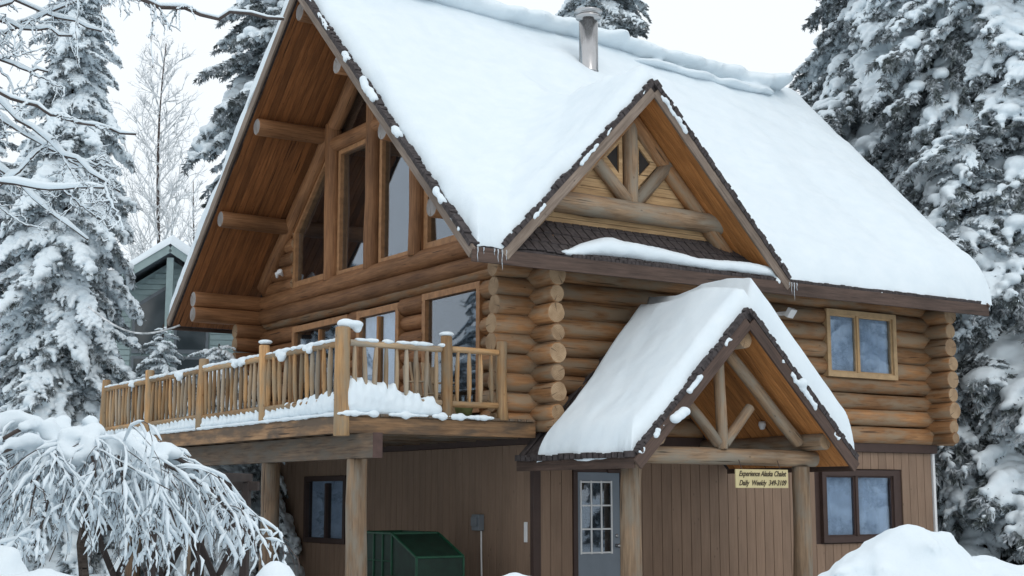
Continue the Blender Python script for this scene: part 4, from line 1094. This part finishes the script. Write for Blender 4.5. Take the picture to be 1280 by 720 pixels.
# dark garden arbor below it
def arbor():
    o = at(232, 12.8); t = empty('garden_arbor', 'dark wooden garden arbor with crossed lattice under the weeping shrub', 'arbor', (o.x, o.y, 0))
    t.rotation_euler = (0, 0, R(HEAD-90-12))
    B = lambda n, p, q, w=.05, h=.05: bar(n, p, q, w, h, 'lattice', t)
    for x in (-.85, .12):
        for y in ((1.1,) if x < 0 else (0, 1.1)): B('post', (x, y, -.2), (x, y, 1.82), .075, .075)
    for y in (0, 1.1):
        B('rail', (-1.1, y, 1.78), (.25, y, 1.78), .05, .09); B('rail', (-.85, y, 1.4), (.2, y, 1.4))
    for x in (-.85, .12): B('rail', (x, -.1, 1.86), (x, 1.2, 1.86), .05, .08)
    for x0 in (-.82, -.36, .14):
        x1 = x0+.40
        B('lattice_bar', (x0, -.04, .55), (x1, -.04, 1.36), .03, .055); B('lattice_bar', (x1, -.07, .55), (x0, -.07, 1.36), .03, .055)
arbor()

# ---------------------------------------------------------------- snow banks in front
def bank(name, label, parts, voxel=.045, disp=.09, ds=1.4, clods=True):
    bl = []
    for px, d, z, r in parts:
        p = at(px, d); bl.append(((p.x, p.y, z), r, R(HEAD-90)))
        for _ in range(int(9*r[0]) if clods else 0):      # crusted clods on the pile
            a, e = random.uniform(0, 6.28), random.uniform(.15, 1.3); q = Vector((r[0]*math.cos(a)*math.cos(e), r[1]*math.sin(a)*math.cos(e), r[2]*math.sin(e))); q.rotate(Matrix.Rotation(R(HEAD-90), 3, 'Z'))
            s_ = random.uniform(.03, .09); bl.append(((p.x+q.x, p.y+q.y, z+q.z-s_*.3), (s_*1.4, s_*1.2, s_*.7)))
    link(name, blob_mesh(bl, voxel, smooth=4, disp=disp, dscale=ds), None, label=label, category='snow bank')
bank('snow_bank', 'big rounded snow bank in front of the lower right window', [(1135, 13, .2, (.85, .8, 1.24)), (1080, 13, .25, (.6, .7, 1.0)), (1220, 13.2, .0, (1.0, .9, 1.22)), (1320, 13.4, -.1, (1.2, .9, 1.2)), (1045, 12.8, .15, (.36, .5, .98))])
bank('snow_bank', 'low snow bank below the conduit and grey trim at the bottom edge', [(640, 13.5, .0, (.65, .6, 1.04)), (605, 13.5, -.1, (.45, .5, 1.05))])
bank('snow_bank', 'small domed snow heap right of the weeping shrub', [(348, 10.6, .93, (.19, .2, .29)), (346, 10.6, .6, (.2, .22, .45)), (350, 10.6, .2, (.22, .25, .5))], .03, .02, clods=False)
bank('snow_bank', 'wide snow bank along the bottom left corner below the weeping shrub', [(60, 8.6, .1, (1.1, .6, 1.17)), (200, 8.8, .0, (.7, .5, 1.1)), (-60, 8.6, .2, (.9, .6, 1.15)), (-20, 9.2, .3, (.6, .5, 1.15))], .05, .04)

# ---------------------------------------------------------------- near bare tree reaching in from the left
def near_tree():
    D = 8.5; p0 = at(-190, D); t = empty('bare_tree', 'near bare tree whose snowy twigs cross the top left corner', 'tree', (p0.x, p0.y, 0))
    rv = Vector((math.sin(R(HEAD)), -math.cos(R(HEAD)), 0)); fv = Vector((math.cos(R(HEAD)), math.sin(R(HEAD)), 0))
    rs = random.Random(11); TW = Acc(); SN = Acc()
    s = D/1784
    F3 = Vector((math.cos(R(PITCH))*math.cos(R(HEAD)), math.cos(R(PITCH))*math.sin(R(HEAD)), math.sin(R(PITCH)))); U3 = rv.cross(F3)
    def P(lat, up, dep=0):
        q = F3+rv*((lat-640)/FOC)-U3*((up-360)/FOC); q = CAM+q*((D+dep)/(q.x*fv.x+q.y*fv.y))-p0; return np.array(q[:])
    v, f = tube_vf([(0, 0, -.3), (.05, .0, 1.5), (0, .1, 3), (.1, 0, 5.2), (.05, 0, 6.5)], [.17, .15, .13, .09, .04], 10); link('trunk', mk('trunk', v, f, 'bark', True), t)
    def add(pts, r, sn):
        pts = np.array(pts); n = max(6, len(pts)*4); u = np.linspace(0, len(pts)-1.001, n); i = u.astype(int); fr = (u-i)[:, None]
        fr = fr  # linear
        Q = pts[i]*(1-fr)+pts[i+1]*fr
        for _ in range(2): Q[1:-1] = (Q[:-2]+2*Q[1:-1]+Q[2:])/4
        Q[1:-1] += rng.normal(size=(n-2, 3))*r*.6
        TW.add(*tube_vf(Q, np.linspace(r, r*.45, n), 5))
        m = r*sn*rng.uniform(.6, 1.3, n)*np.linspace(1.1, .7, n); m[0] *= .6; m[-1] *= .4
        SN.add(*tube_vf(Q+np.array([0, 0, 1.0])*(np.linspace(r, r*.45, n)*.8+m*.45)[:, None], m, 6, .8))
        return Q
    def twigs(Q, k, L, r, lv=1, down=.0):
        for _ in range(k):
            i = rs.randint(2, len(Q)-1); d = (Q[min(i+1, len(Q)-1)]-Q[i-1]); d /= np.linalg.norm(d)+1e-6
            e = d*.6+np.array([rs.gauss(0, .45), rs.gauss(0, .45), rs.gauss(-down, .5)]); e /= np.linalg.norm(e)
            l = L*rs.uniform(.5, 1.2)
            pts = [Q[i]+e*l*x+np.array([0, 0, -.25*l*x*x*down*2])+np.array([rs.gauss(0, .01)]*3) for x in np.linspace(0, 1, 4)]
            q = add(pts, r, 1.7)
            if lv: twigs(q, 3, L*.5, r*.65, lv-1, down)
    Q = add([P(-190, -60), P(60, -55, .2), P(180, -2), P(255, 20), P(355, 24)], .022, .9); twigs(Q[:14], 6, .2, .005, 1, .6)
    for a, b, c, d_, dp in ((-60, 0, 90, 45, .3), (-60, -40, 130, 40, .5), (20, -40, 150, -5, .0), (-60, 40, 60, -30, .2), (-80, 60, 100, 0, .5)):
        Q = add([P(-190, b+60, dp), P(a, b, dp), P((a+c)/2, (b+d_)/2+10, dp), P(c, d_, dp)], .016, 1.5); twigs(Q, 5, .3, .006, 2, .3)
    Q = add([P(-190, 40), P(-40, 100), P(40, 132), P(90, 150), P(170, 168)], .016, 1.0); twigs(Q, 7, .2, .006, 1, .2)
    for y0, y1, x1, dp in ((100, 240, 150, .2), (130, 210, 120, .5), (180, 300, 110, .4), (220, 235, 130, -.2), (60, 90, 60, .2), (250, 180, 60, .3)):
        Q = add([P(-190, y0-60, dp), P(-30, y0, dp), P((x1-30)/2, (y0+y1)/2+8, dp), P(x1, y1, dp)], .015, 2.0); twigs(Q, 5, .28, .006, 2, .1)
    for x, y0, y1 in ((192, 5, 85), (130, -30, 40), (98, -20, 80)):
        Q = add([P(x, -50), P(x+3, y0), P(x-3, (y0+y1)/2), P(x-1, y1)], .006, 1.1); twigs(Q, 4, .12, .004, 0, .2)
    link('branches', TW.mesh('branches', 'twig', True), t, kind='stuff'); link('branch_snow', SN.mesh('branch_snow', 'snow', True), t, kind='stuff')
near_tree()
